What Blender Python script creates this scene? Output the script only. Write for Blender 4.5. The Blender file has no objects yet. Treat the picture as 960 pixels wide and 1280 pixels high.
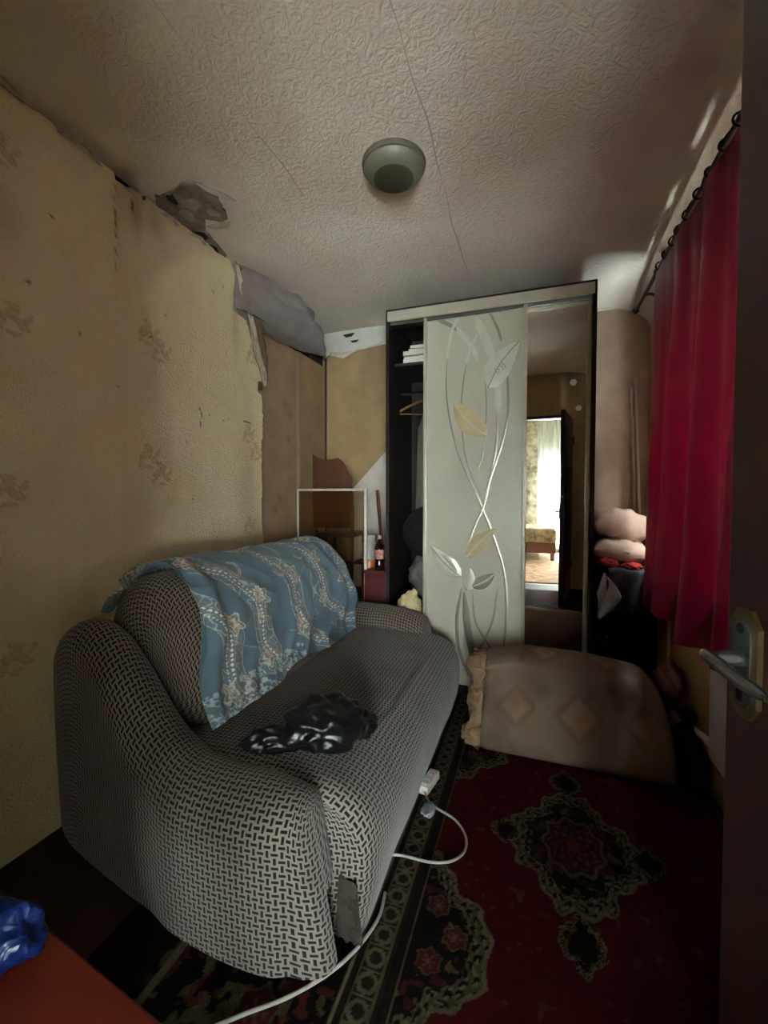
import bpy, bmesh, math, random
import numpy as np
from mathutils import Vector, Matrix, noise
random.seed(7)
rng = np.random.default_rng(7)
SC = bpy.context.scene
COL = SC.collection
PI = math.pi

# ------------------------------------------------------------------ camera
cam_d = bpy.data.cameras.new('camera'); cam = bpy.data.objects.new('camera', cam_d); COL.objects.link(cam)
cam_d.sensor_fit = 'VERTICAL'; cam_d.sensor_height = 36.0; cam_d.lens = 543.0 / 1280 * 36.0
cam_d.clip_start = 0.02
cam.location = (0, 0, 1.20); cam.rotation_euler = (PI / 2 - 0.031, 0, 0.332)
SC.camera = cam
# ------------------------------------------------------------------ sky and exposure
w = bpy.data.worlds.new('overcast_sky'); SC.world = w; w.use_nodes = True
bg = w.node_tree.nodes['Background']; bg.inputs[0].default_value = (0.95, 0.975, 0.96, 1); bg.inputs[1].default_value = 5.0
vs = SC.view_settings; vs.view_transform = 'Standard'; vs.look = 'None'; vs.gamma = 1.0; vs.use_curve_mapping = False
vs.exposure = 4.15
def portal(name, loc, rot, sx, sy):
    l = bpy.data.lights.new(name, 'AREA'); l.shape = 'RECTANGLE'; l.size = sx; l.size_y = sy; l.energy = 0
    l.cycles.is_portal = True
    o = bpy.data.objects.new(name, l); COL.objects.link(o); o.location = loc; o.rotation_euler = rot
portal('daylight_portal_far_room', (0.95, -2.93, 0.87), (PI / 2, 0, PI), 1.6, 1.58)       # faces +Y
portal('daylight_portal_side', (0.90, 2.06, 1.42), (0, PI / 2, 0), 1.12, 1.32)              # faces -X

# ------------------------------------------------------------------ helpers
def lin(c):
    return tuple(((v / 255.0) / 12.92 if v / 255.0 <= 0.04045 else ((v / 255.0 + 0.055) / 1.055) ** 2.4) for v in c)
def linarr(a):
    a = np.asarray(a, float) / 255.0
    return np.where(a <= 0.04045, a / 12.92, ((a + 0.055) / 1.055) ** 2.4)
def tag(o, label=None, cat=None, group=None, kind=None):
    if label: o['label'] = label
    if cat: o['category'] = cat
    if group: o['group'] = group
    if kind: o['kind'] = kind
    return o
def struct(o): o['kind'] = 'structure'; return o
def thing(name, loc, label, cat, rz=0, group=None, rot=None):
    o = bpy.data.objects.new(name, None); COL.objects.link(o); o.location = loc
    o.rotation_euler = rot if rot else (0, 0, rz); o.empty_display_size = 0.05
    return tag(o, label, cat, group)
def link(name, me, mat, parent=None, smooth=True):
    o = bpy.data.objects.new(name, me); COL.objects.link(o)
    if mat is not None: me.materials.append(mat)
    if smooth:
        me.polygons.foreach_set('use_smooth', [True] * len(me.polygons))
    if parent is not None:
        o.parent = parent
    return o
def rel(parent, v):
    return v
class MB:
    """collects shapes into one bmesh"""
    def __init__(s): s.bm = bmesh.new()
    def box(s, lo, hi, bev=0.0, seg=2, M=None):
        bm = bmesh.new(); bmesh.ops.create_cube(bm, size=1.0)
        lo = Vector(lo); hi = Vector(hi)
        for v in bm.verts:
            v.co = Vector([(lo[i] + hi[i]) / 2 + v.co[i] * (hi[i] - lo[i]) for i in range(3)])
        if bev > 0:
            bmesh.ops.bevel(bm, geom=list(bm.edges), offset=bev, segments=seg, profile=0.5, affect='EDGES')
        if M is not None: bmesh.ops.transform(bm, matrix=M, verts=bm.verts)
        s.add(bm); return s
    def add(s, bm):
        me = bpy.data.meshes.new('t'); bm.to_mesh(me); bm.free(); s.bm.from_mesh(me); bpy.data.meshes.remove(me)
    def tube(s, pts, r, n=10, caps=True):
        pts = [Vector(p) for p in pts]; bm = s.bm
        rs = r if isinstance(r, (list, tuple)) else [r] * len(pts)
        rings = []; up = None
        for i, p in enumerate(pts):
            t = (pts[min(i + 1, len(pts) - 1)] - pts[max(i - 1, 0)]).normalized()
            if up is None:
                up = Vector((0, 0, 1)) if abs(t.z) < 0.9 else Vector((1, 0, 0))
            a = (up - t * up.dot(t)).normalized(); b = t.cross(a); up = a
            rings.append([bm.verts.new(p + (a * math.cos(2 * PI * k / n) + b * math.sin(2 * PI * k / n)) * rs[i]) for k in range(n)])
        for i in range(len(rings) - 1):
            for k in range(n):
                bm.faces.new((rings[i][k], rings[i][(k + 1) % n], rings[i + 1][(k + 1) % n], rings[i + 1][k]))
        if caps:
            bm.faces.new(rings[0][::-1]); bm.faces.new(rings[-1])
        return s
    def lathe(s, prof, n=32, c=(0, 0, 0)):
        bm = s.bm; c = Vector(c); rings = []
        for r, z in prof:
            if r < 1e-5: rings.append([bm.verts.new(c + Vector((0, 0, z)))])
            else: rings.append([bm.verts.new(c + Vector((r * math.cos(2 * PI * k / n), r * math.sin(2 * PI * k / n), z))) for k in range(n)])
        for a, b in zip(rings[:-1], rings[1:]):
            for k in range(n):
                if len(a) == 1 and len(b) == 1: continue
                if len(a) == 1: bm.faces.new((a[0], b[k], b[(k + 1) % n]))
                elif len(b) == 1: bm.faces.new((a[k], b[0], a[(k + 1) % n]))
                else: bm.faces.new((a[k], b[k], b[(k + 1) % n], a[(k + 1) % n]))
        return s
    def prism(s, pts, off):
        """flat polygon (3D points) extruded by vector off"""
        bm = s.bm; off = Vector(off)
        a = [bm.verts.new(Vector(p)) for p in pts]; b = [bm.verts.new(Vector(p) + off) for p in pts]
        n = len(a)
        bm.faces.new(a[::-1]); bm.faces.new(b)
        for k in range(n): bm.faces.new((a[k], a[(k + 1) % n], b[(k + 1) % n], b[k]))
        return s
    def build(s, name, mat, parent=None, smooth=False, sharp=35):
        bmesh.ops.recalc_face_normals(s.bm, faces=s.bm.faces)
        me = bpy.data.meshes.new(name)
        if smooth:
            for e in s.bm.edges:
                if len(e.link_faces) == 2 and e.calc_face_angle(0) > math.radians(sharp): e.smooth = False
        s.bm.to_mesh(me); s.bm.free()
        return link(name, me, mat, parent, smooth)
def grid(name, P, mat, parent=None, uv=None, col=None, closeu=False, closev=False, smooth=True, flip=False):
    """P: (nu, nv, 3) array"""
    nu, nv = P.shape[:2]
    idx = np.arange(nu * nv).reshape(nu, nv)
    I = np.concatenate([idx, idx[:1]], 0) if closeu else idx
    if closev: I = np.concatenate([I, I[:, :1]], 1)
    a, b, c, d = I[:-1, :-1], I[1:, :-1], I[1:, 1:], I[:-1, 1:]
    F = np.stack([a, b, c, d], -1).reshape(-1, 4)
    if flip: F = F[:, ::-1]
    me = bpy.data.meshes.new(name)
    V = P.reshape(-1, 3).astype(np.float32)
    me.vertices.add(len(V)); me.vertices.foreach_set('co', V.ravel())
    me.loops.add(len(F) * 4); me.polygons.add(len(F))
    me.loops.foreach_set('vertex_index', F.ravel().astype(np.int32))
    me.polygons.foreach_set('loop_start', np.arange(0, len(F) * 4, 4, dtype=np.int32))
    me.update(calc_edges=True)
    if uv is not None:
        l = me.uv_layers.new(name='UVMap')
        U = uv.reshape(-1, 2)
        # wrap handling for closed grids is left to the caller
        l.data.foreach_set('uv', U[F.ravel()].astype(np.float32).ravel())
    if col is not None:
        at = me.color_attributes.new('Col', 'FLOAT_COLOR', 'POINT')
        C = np.ones((len(V), 4), np.float32); C[:, :3] = col.reshape(-1, 3)
        at.data.foreach_set('color', C.ravel())
    me.validate()
    return link(name, me, mat, parent, smooth)
def n3(x, y, z, s=1.0):
    return noise.noise(Vector((x * s, y * s, z * s)))
def vnoise(X, Y, seed=0, octaves=3):
    """value noise on numpy arrays"""
    out = np.zeros_like(X, float); amp = 1.0; tot = 0
    r = np.random.default_rng(seed); T = r.random((256, 256))
    for o in range(octaves):
        xi = np.floor(X).astype(int); yi = np.floor(Y).astype(int); fx = X - xi; fy = Y - yi
        fx = fx * fx * (3 - 2 * fx); fy = fy * fy * (3 - 2 * fy)
        g = lambda a, b: T[a % 256, b % 256]
        out += amp * ((g(xi, yi) * (1 - fx) + g(xi + 1, yi) * fx) * (1 - fy) + (g(xi, yi + 1) * (1 - fx) + g(xi + 1, yi + 1) * fx) * fy)
        tot += amp; amp *= 0.5; X = X * 2 + 17.3; Y = Y * 2 + 5.1
    return out / tot
def mixc(C, m, col):
    return C * (1 - m[..., None]) + linarr(col) * m[..., None]
def sstep(a, b, x):
    t = np.clip((x - a) / (b - a), 0, 1); return t * t * (3 - 2 * t)
def cr(pts, n=8):
    """Catmull-Rom through points"""
    pts = [np.array(p, float) for p in pts]; P = [2 * pts[0] - pts[1]] + pts + [2 * pts[-1] - pts[-2]]
    out = []
    for i in range(1, len(P) - 2):
        for k in range(n):
            t = k / n
            out.append(0.5 * ((2 * P[i]) + (-P[i - 1] + P[i + 1]) * t + (2 * P[i - 1] - 5 * P[i] + 4 * P[i + 1] - P[i + 2]) * t * t + (-P[i - 1] + 3 * P[i] - 3 * P[i + 1] + P[i + 2]) * t ** 3))
    out.append(pts[-1]); return np.array(out)

# ------------------------------------------------------------------ materials
MATS = {}
def M(name, col, rough=0.75, metal=0.0, var=None, bump=None, attr=False, spec=0.3, trans=0.0, sheen=0.0, col2=None, stretch=None):
    """col in 0-255 sRGB; var=(scale, amount 0..1) mixes towards col2; bump=[(scale, strength, kind)]"""
    m = bpy.data.materials.new(name); m.use_nodes = True; nt = m.node_tree; N = nt.nodes; L = nt.links
    b = N['Principled BSDF']
    b.inputs['Roughness'].default_value = rough; b.inputs['Metallic'].default_value = metal
    b.inputs['Specular IOR Level'].default_value = spec
    if sheen: b.inputs['Sheen Weight'].default_value = sheen
    tc = N.new('ShaderNodeTexCoord'); vec = tc.outputs['Object']
    if stretch:
        mp = N.new('ShaderNodeMapping'); mp.inputs['Scale'].default_value = stretch; L.new(vec, mp.inputs['Vector']); vec = mp.outputs[0]
    if attr:
        a = N.new('ShaderNodeVertexColor'); a.layer_name = 'Col'; src = a.outputs['Color']
    else:
        r = N.new('ShaderNodeRGB'); r.outputs[0].default_value = (*lin(col), 1); src = r.outputs[0]
    if var:
        nz = N.new('ShaderNodeTexNoise'); nz.inputs['Scale'].default_value = var[0]; nz.inputs['Detail'].default_value = 6
        nz.inputs['Roughness'].default_value = 0.65; L.new(vec, nz.inputs['Vector'])
        rp = N.new('ShaderNodeMapRange'); rp.inputs['From Min'].default_value = 0.35; rp.inputs['From Max'].default_value = 0.7
        rp.inputs['To Max'].default_value = var[1]; L.new(nz.outputs['Fac'], rp.inputs['Value'])
        mx = N.new('ShaderNodeMix'); mx.data_type = 'RGBA'; L.new(rp.outputs[0], mx.inputs['Factor']); L.new(src, mx.inputs['A'])
        mx.inputs['B'].default_value = (*lin(col2 if col2 else tuple(c * 0.7 for c in col)), 1); src = mx.outputs['Result']
    L.new(src, b.inputs['Base Color'])
    prev = None
    for bp in (bump or []):
        sc, st, kind = bp
        if kind == 'noise':
            t = N.new('ShaderNodeTexNoise'); t.inputs['Scale'].default_value = sc; t.inputs['Detail'].default_value = 4; out = t.outputs['Fac']
        elif kind == 'swirl':
            t = N.new('ShaderNodeTexNoise'); t.inputs['Scale'].default_value = sc; t.inputs['Detail'].default_value = 2; t.inputs['Distortion'].default_value = 2.5; out = t.outputs['Fac']
        elif kind == 'voronoi':
            t = N.new('ShaderNodeTexVoronoi'); t.inputs['Scale'].default_value = sc; out = t.outputs['Distance']
        L.new(vec, t.inputs['Vector'])
        bn = N.new('ShaderNodeBump'); bn.inputs['Strength'].default_value = st; bn.inputs['Distance'].default_value = 0.01
        L.new(out, bn.inputs['Height'])
        if prev: L.new(prev, bn.inputs['Normal'])
        prev = bn.outputs[0]
    if prev: L.new(prev, b.inputs['Normal'])
    if trans:
        tr = N.new('ShaderNodeBsdfTranslucent'); L.new(src, tr.inputs['Color'])
        if prev: L.new(prev, tr.inputs['Normal'])
        mxs = N.new('ShaderNodeMixShader'); mxs.inputs[0].default_value = trans
        L.new(b.outputs[0], mxs.inputs[1]); L.new(tr.outputs[0], mxs.inputs[2]); L.new(mxs.outputs[0], N['Material Output'].inputs[0])
    MATS[name] = m; return m
def glassmat(name, tint=(255, 255, 255), gloss=0.08, rough=0.02):
    m = bpy.data.materials.new(name); m.use_nodes = True; nt = m.node_tree; N = nt.nodes; L = nt.links
    N.remove(N['Principled BSDF'])
    t = N.new('ShaderNodeBsdfTransparent'); t.inputs[0].default_value = (*lin(tint), 1)
    g = N.new('ShaderNodeBsdfGlossy'); g.inputs['Roughness'].default_value = rough
    mx = N.new('ShaderNodeMixShader'); mx.inputs[0].default_value = gloss
    L.new(t.outputs[0], mx.inputs[1]); L.new(g.outputs[0], mx.inputs[2]); L.new(mx.outputs[0], N['Material Output'].inputs[0])
    return m
def tullemat():
    m = bpy.data.materials.new('tulle'); m.use_nodes = True; nt = m.node_tree; N = nt.nodes; L = nt.links
    N.remove(N['Principled BSDF'])
    t = N.new('ShaderNodeBsdfTransparent'); d = N.new('ShaderNodeBsdfDiffuse'); l = N.new('ShaderNodeBsdfTranslucent')
    for x in (d, l): x.inputs[0].default_value = (*lin((225, 235, 235)), 1)
    m1 = N.new('ShaderNodeMixShader'); m1.inputs[0].default_value = 0.6; L.new(d.outputs[0], m1.inputs[1]); L.new(l.outputs[0], m1.inputs[2])
    m2 = N.new('ShaderNodeMixShader'); m2.inputs[0].default_value = 0.42; L.new(t.outputs[0], m2.inputs[1]); L.new(m1.outputs[0], m2.inputs[2])
    L.new(m2.outputs[0], N['Material Output'].inputs[0]); return m
def weavemat(name, light, dark, pitch=0.0172):
    """basket weave of short dark dashes, alternately upright and level, driven by UV in metres"""
    m = bpy.data.materials.new(name); m.use_nodes = True; nt = m.node_tree; N = nt.nodes; L = nt.links
    b = N['Principled BSDF']; b.inputs['Roughness'].default_value = 0.9; b.inputs['Specular IOR Level'].default_value = 0.15
    b.inputs['Sheen Weight'].default_value = 0.15
    def mth(op, a, c=None):
        n = N.new('ShaderNodeMath'); n.operation = op
        for i, x in enumerate((a, c)):
            if x is None: continue
            if isinstance(x, (int, float)): n.inputs[i].default_value = x
            else: L.new(x, n.inputs[i])
        return n.outputs[0]
    uv = N.new('ShaderNodeUVMap'); sp = N.new('ShaderNodeSeparateXYZ'); L.new(uv.outputs[0], sp.inputs[0])
    u = mth('DIVIDE', sp.outputs[0], pitch); v = mth('DIVIDE', sp.outputs[1], pitch)
    iu = mth('FLOOR', u); iv = mth('FLOOR', v)
    fu = mth('ABSOLUTE', mth('SUBTRACT', mth('SUBTRACT', u, iu), 0.5)); fv = mth('ABSOLUTE', mth('SUBTRACT', mth('SUBTRACT', v, iv), 0.5))
    par = mth('ABSOLUTE', mth('MODULO', mth('ADD', iu, iv), 2.0))
    def dash(a, c): return mth('MULTIPLY', mth('LESS_THAN', a, 0.49), mth('LESS_THAN', c, 0.205))
    h = dash(fu, fv); w_ = dash(fv, fu)
    isodd = mth('GREATER_THAN', par, 0.5)
    d = mth('ADD', mth('MULTIPLY', h, isodd), mth('MULTIPLY', w_, mth('SUBTRACT', 1.0, isodd)))
    # grain of the threads and uneven soiling
    tc = N.new('ShaderNodeTexCoord'); nz = N.new('ShaderNodeTexNoise'); nz.inputs['Scale'].default_value = 420; L.new(tc.outputs['Object'], nz.inputs['Vector'])
    nz2 = N.new('ShaderNodeTexNoise'); nz2.inputs['Scale'].default_value = 5; nz2.inputs['Detail'].default_value = 5; L.new(tc.outputs['Object'], nz2.inputs['Vector'])
    mx = N.new('ShaderNodeMix'); mx.data_type = 'RGBA'; L.new(nz.outputs['Fac'], mx.inputs['Factor'])
    mx.inputs['A'].default_value = (*lin(tuple(c * 0.78 for c in light)), 1); mx.inputs['B'].default_value = (*lin(tuple(min(255, c * 1.12) for c in light)), 1)
    mr = N.new('ShaderNodeMapRange'); mr.inputs['From Min'].default_value = 0.45; mr.inputs['From Max'].default_value = 0.75; mr.inputs['To Max'].default_value = 0.55
    L.new(nz2.outputs['Fac'], mr.inputs['Value'])
    ms = N.new('ShaderNodeMix'); ms.data_type = 'RGBA'; L.new(mr.outputs[0], ms.inputs['Factor']); L.new(mx.outputs['Result'], ms.inputs['A'])
    ms.inputs['B'].default_value = (*lin((88, 77, 68)), 1)
    md = N.new('ShaderNodeMix'); md.data_type = 'RGBA'; L.new(d, md.inputs['Factor']); L.new(ms.outputs['Result'], md.inputs['A'])
    md.inputs['B'].default_value = (*lin(dark), 1)
    L.new(md.outputs['Result'], b.inputs['Base Color'])
    bn = N.new('ShaderNodeBump'); bn.inputs['Strength'].default_value = 0.5; bn.inputs['Distance'].default_value = 0.003
    L.new(mth('SUBTRACT', 1.0, d), bn.inputs['Height']); L.new(bn.outputs[0], b.inputs['Normal'])
    return m

m_paper = M('yellow_embossed_wallpaper', (196, 176, 128), 0.8, attr=True, var=(3.0, 0.22), col2=(190, 166, 122), bump=[(45, 0.6, 'swirl'), (120, 0.4, 'voronoi')])
m_oldpaper = M('old_pink_wallpaper', (176, 152, 124), 0.85, attr=True, var=(5, 0.4), col2=(120, 96, 74), bump=[(120, 0.25, 'noise')])
m_ceil = M('embossed_ceiling_paper', (176, 170, 160), 0.85, attr=True, var=(1.6, 0.25), col2=(184, 164, 146), bump=[(20, 0.5, 'swirl'), (90, 0.25, 'noise')])
m_seam = M('ceiling_seam_paper', (196, 190, 180), 0.85, var=(8, 0.5))
m_torn = M('torn_paper_edge', (214, 204, 184), 0.9, var=(30, 0.5), col2=(160, 140, 112), bump=[(60, 0.5, 'noise')])
m_card = M('brown_cardboard_backing', (126, 104, 84), 0.9, var=(20, 0.5), bump=[(60, 0.4, 'noise')])
m_cement = M('bare_grey_plaster', (158, 148, 134), 0.95, var=(14, 0.9), col2=(96, 86, 76), bump=[(30, 0.9, 'noise')])
m_flake = M('loose_plaster', (184, 172, 158), 0.95, var=(14, 0.7), col2=(130, 118, 104), bump=[(40, 0.5, 'noise')])
m_dark = M('dark_cavity_rubble', (52, 45, 38), 0.95, var=(14, 0.7), bump=[(20, 0.9, 'noise')])
m_whitepl = M('white_painted_plaster', (205, 203, 196), 0.7, var=(6, 0.3), bump=[(40, 0.2, 'noise')])
m_floor = M('dark_floor_paint', (70, 44, 32), 0.6, var=(5, 0.6), bump=[(30, 0.15, 'noise')])
m_door = M('red_brown_door_paint', (60, 24, 17), 0.38, var=(2.2, 0.6), col2=(38, 16, 12), bump=[(7, 0.12, 'noise')], spec=0.5, stretch=(3, 3, 0.35))
m_darkwood = M('wenge_chipboard', (38, 31, 30), 0.5, var=(4, 0.5), stretch=(6, 6, 0.6))
m_wardin = M('wardrobe_inside_dark', (44, 42, 41), 0.6, var=(5, 0.4))
m_alu = M('champagne_aluminium', (196, 188, 170), 0.42, 0.35, var=(20, 0.15), spec=0.5)
m_frost = M('frosted_glass_panel', (188, 186, 168), 0.33, 0.0, spec=0.5, var=(1.5, 0.15))
m_mirror = M('mirror_silver', (226, 226, 222), 0.015, 1.0)
m_mirline = M('clear_mirror_stroke', (150, 146, 132), 0.3, 0.9)
m_beige = M('amber_etched_leaf', (192, 172, 124), 0.4, var=(14, 0.4), col2=(222, 212, 182))
m_pale = M('pale_etched_leaf', (206, 206, 192), 0.42, 0.25, var=(12, 0.4), col2=(164, 164, 152))
m_weave = weavemat('sofa_basket_weave', (128, 120, 111), (22, 20, 19))
m_weave2 = weavemat('sofa_basket_weave_brownish', (122, 107, 96), (24, 21, 20))
m_worn = M('worn_brown_lining', (38, 30, 26), 0.9, var=(22, 0.8), col2=(66, 55, 48), bump=[(70, 0.8, 'noise')])
m_cloth = M('blue_printed_cotton', (90, 120, 140), 0.85, attr=True, bump=[(350, 0.12, 'noise')], sheen=0.2)
m_carpet = M('patterned_wool_carpet', (100, 30, 30), 0.95, attr=True, bump=[(420, 0.6, 'noise'), (40, 0.2, 'noise')], spec=0.05)
m_blackbag = M('black_polythene', (10, 11, 12), 0.34, spec=0.5, bump=[(11, 0.35, 'swirl'), (45, 0.15, 'noise')])
m_mattr = M('soiled_ticking', (160, 138, 112), 0.95, attr=True, var=(5, 0.4), col2=(108, 84, 64), bump=[(200, 0.15, 'noise')])
m_ruffle = M('grubby_quilt_edge', (140, 118, 92), 0.95, var=(14, 0.8), col2=(110, 78, 54), bump=[(60, 0.3, 'noise')])
m_curtain = M('crimson_satin', (106, 0, 28), 0.45, var=(24, 0.35), col2=(136, 4, 56), trans=0.11, sheen=0.08, spec=0.4, bump=[(16, 0.2, 'swirl')])
m_rod = M('dark_bronze', (70, 54, 48), 0.3, 0.8, var=(30, 0.4))
m_lampglass = M('dusty_opal_glass', (116, 115, 98), 0.4, spec=0.5, var=(30, 0.4), col2=(92, 90, 74))
m_lampbase = M('grey_lamp_metal', (112, 106, 92), 0.5, 0.2)
m_lampbot = M('frosted_lamp_bottom', (70, 67, 54), 0.5, var=(12, 0.3))
m_greypil = M('grey_ticking_pillow', (150, 140, 138), 0.95, var=(8, 0.4), bump=[(200, 0.15, 'noise')])
m_pinkpil = M('dusty_pink_pillow', (186, 160, 146), 0.95, var=(9, 0.5), col2=(130, 104, 94), bump=[(120, 0.2, 'noise')])
m_white = M('off_white_plastic', (190, 186, 178), 0.45, spec=0.5, var=(20, 0.2))
m_whitept = M('white_enamel_paint', (206, 196, 188), 0.45, var=(8, 0.3), spec=0.4)
m_black = M('black_fabric', (17, 17, 18), 0.9, var=(12, 0.4), bump=[(60, 0.3, 'noise')])
m_dkgrey = M('dark_grey_cloth', (52, 51, 53), 0.9, var=(9, 0.5), bump=[(80, 0.3, 'noise')])
m_bundle = M('mid_grey_cloth', (104, 102, 96), 0.9, var=(9, 0.5), bump=[(50, 0.4, 'noise')])
m_red = M('red_rag', (150, 34, 38), 0.85, var=(14, 0.5))
m_chair = M('brown_varnished_wood', (96, 58, 38), 0.4, var=(5, 0.6), stretch=(1, 1, 0.15), spec=0.5)
m_maroon = M('maroon_varnish', (84, 26, 28), 0.4, var=(6, 0.4), spec=0.5)
m_glass = glassmat('clear_glass'); m_window = glassmat('window_glass', (235, 240, 240), 0.06)
m_smoke = glassmat('dusty_cabinet_glass', (236, 228, 218), 0.06, 0.08)
m_amber = M('orange_liquid', (176, 96, 44), 0.3, spec=0.5)
m_jar = M('cloudy_plastic', (190, 184, 172), 0.4, trans=0.35)
m_cola = M('brown_drink', (44, 22, 18), 0.12, spec=0.6)
m_label = M('red_bottle_label', (160, 52, 60), 0.5, var=(90, 0.6), col2=(220, 200, 190))
m_cream = M('cream_plastic_bag', (206, 184, 128), 0.5, var=(20, 0.6), col2=(230, 222, 196), bump=[(30, 0.6, 'swirl')])
m_blue = M('blue_polythene', (14, 36, 92), 0.32, spec=0.5, var=(10, 0.5), col2=(10, 24, 70), trans=0.2, bump=[(22, 0.7, 'swirl')])
m_table = M('orange_red_tabletop', (104, 36, 20), 0.4, var=(4, 0.4), col2=(80, 26, 16))
m_gold = M('worn_brass', (122, 104, 70), 0.35, 0.85, var=(40, 0.5), col2=(96, 76, 44))
m_steel = M('tarnished_chrome', (140, 142, 140), 0.25, 0.9, var=(40, 0.4), col2=(84, 84, 80))
m_hole = M('black_void', (6, 6, 6), 0.9)
m_cable = M('white_cable', (150, 146, 138), 0.5, spec=0.4)
m_wood = M('hanger_wood', (132, 92, 56), 0.5, var=(20, 0.4))
m_garment = M('pale_grey_garment', (148, 146, 132), 0.9, var=(8, 0.4))
m_book = M('paper_white', (216, 212, 200), 0.7, var=(30, 0.2))
m_bookd = M('dark_book_cover', (44, 42, 42), 0.6)
m_hallpaper = M('cream_print_wallpaper', (206, 196, 172), 0.8, var=(8, 0.95), col2=(70, 62, 50), bump=[(60, 0.1, 'noise')])
m_tulle = tullemat()
m_tan = M('tan_wall_paint', (176, 148, 104), 0.8, attr=True, var=(4, 0.4), col2=(124, 98, 66), bump=[(60, 0.2, 'noise')])
m_hallcarpet = M('brown_red_patterned_runner', (150, 96, 74), 0.95, var=(9, 0.9), col2=(214, 188, 150))
m_bedcover = M('patterned_bed_cover', (176, 160, 128), 0.9, var=(7, 0.95), col2=(50, 46, 40))
m_hallfloor = M('tan_board_floor', (222, 200, 164), 0.5, var=(3, 0.4))
m_beigepaint = M('beige_pipe_paint', (170, 146, 108), 0.5, var=(10, 0.4))
m_pinkrag = M('dull_pink_cloth', (120, 80, 74), 0.95, var=(9, 0.5))
m_foil = M('crumpled_clear_wrap', (150, 158, 164), 0.25, spec=0.6, var=(40, 0.7), col2=(70, 76, 82), bump=[(50, 0.7, 'noise')])

# ================================================================== SETTING
XL, XR, YB, YF, ZC = -1.66, 0.70, 3.26, -0.12, 2.545
# floor (this room and the room behind the doorway share one slab)
struct(MB().box((XL - 0.3, YF - 0.14, -0.1), (XR + 0.2, YB + 0.2, 0.0)).build('floor', m_floor))

# --- ceiling: sagging papered sheet with a cove down to the window wall
nx, ny = 150, 210
xs = np.linspace(XL - 0.28, XR + 0.02, nx); ys = np.linspace(YF - 0.02, YB + 0.03, ny)
X, Y = np.meshgrid(xs, ys, indexing='ij')
def ceil_z(X, Y):
    cove = np.clip((X - (XR - 0.34)) / 0.34, 0, 1); Zc = ZC - 0.17 * (1 - np.sqrt(np.clip(1 - cove ** 2, 0, 1)))
    back = np.clip((Y - 2.45) / 0.8, 0, 1); Zc = Zc - 0.075 * back ** 1.6 * sstep(-1.1, -0.3, X)
    Zc = Zc - 0.028 * np.exp(-((X + 0.15) / 0.35) ** 2 - ((Y - 2.35) / 0.3) ** 2) - 0.02 * np.exp(-((X - 0.25) / 0.18) ** 2 - ((Y - 1.6) / 0.5) ** 2)
    Zc = Zc + 0.012 * (vnoise(X * 2.3 + 9, Y * 2.3 + 4, 3, 2) - 0.5)
    return Zc
Z = ceil_z(X, Y)
C = np.ones((nx, ny, 3)) * linarr((236, 229, 218))
st = sstep(0.5, 0.72, vnoise(X * 1.7 + 3, Y * 1.7 + 8, 11, 4)); C = mixc(C, st * 0.4, (200, 178, 160))
st2 = np.exp(-((X + 0.05) / 0.35) ** 2 - ((Y - 1.75) / 0.35) ** 2); C = mixc(C, st2 * 0.45, (176, 152, 132))
st3 = np.exp(-((X + 1.2) / 0.6) ** 2 - ((Y - 1.1) / 0.6) ** 2); C = mixc(C, st3 * 0.35, (170, 156, 136))
back_shade = sstep(2.6, 3.2, Y) * 0.3; C = mixc(C, back_shade, (150, 132, 118))  # shade above the wardrobe painted in, darker towards the back wall
ceil = struct(grid('ceiling', np.stack([X, Y, Z], -1), m_ceil, col=C, flip=True))
# solid slab above so that no daylight leaks
MB().box((XL - 0.3, YF - 0.2, ZC + 0.05), (XR + 0.2, YB + 0.2, ZC + 0.2)).build('ceiling_slab', m_whitepl, ceil)
# paper seams: slim raised lips running down the length of the ceiling
for sx, y0, y1 in ((-0.38, 0.3, 2.6), (-0.98, 0.6, 1.75), (-0.02, 0.2, 1.2)):
    n = 60; yy = np.linspace(y0, y1, n); xx = sx + 0.006 * np.sin(yy * 5) + 0.004 * np.sin(yy * 17)
    P = []
    for k in range(n):
        zc = float(ceil_z(np.array([[xx[k]]]), np.array([[yy[k]]]))[0, 0])
        P.append([[xx[k] - 0.005, yy[k], zc + 0.001], [xx[k], yy[k], zc - 0.0012 - 0.0008 * math.sin(yy[k] * 9)], [xx[k] + 0.003, yy[k], zc + 0.001]])
    grid('paper_seam', np.array(P), m_seam, ceil)

# --- left wall: old masonry with a broken-out hole under the ceiling
WL = struct(MB().box((XL - 0.3, YF - 0.14, 0), (XL - 0.001, 2.06, ZC + 0.06))
            .box((XL - 0.3, 2.06, 0), (XL - 0.001, YB, 2.27))
            .box((XL - 0.3, 2.06, 2.27), (XL - 0.2, YB, ZC + 0.06))
            .box((XL - 0.2, 3.02, 2.27), (XL - 0.001, YB, ZC + 0.06)).build('wall_left', m_dark))
ny_, nz_ = 120, 150
ys = np.linspace(2.0, YB, ny_); zs = np.linspace(0, 2.28, nz_); Yg, Zg = np.meshgrid(ys, zs, indexing='ij')
C = np.ones((ny_, nz_, 3)) * linarr((178, 150, 122))
C = mixc(C, sstep(2.845, 2.85, Yg) * 0.75, (168, 142, 98)); C = mixc(C, np.exp(-((Yg - 2.845) / 0.006) ** 2) * 0.5, (110, 90, 66))
for (cy, cz) in ((2.68, 1.86), (2.74, 1.80), (2.72, 1.62), (2.6, 1.2), (2.55, 1.12)):
    C = mixc(C, np.exp(-((Yg - cy) / 0.025) ** 2 - ((Zg - cz) / 0.03) ** 2) * 0.5, (122, 88, 58))
P = np.stack([np.full_like(Yg, XL + 0.003) + 0.012 * sstep(2.84, 2.85, Yg), Yg, Zg], -1)
grid('under_wallpaper', P, m_oldpaper, WL, col=C, flip=True)
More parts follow.
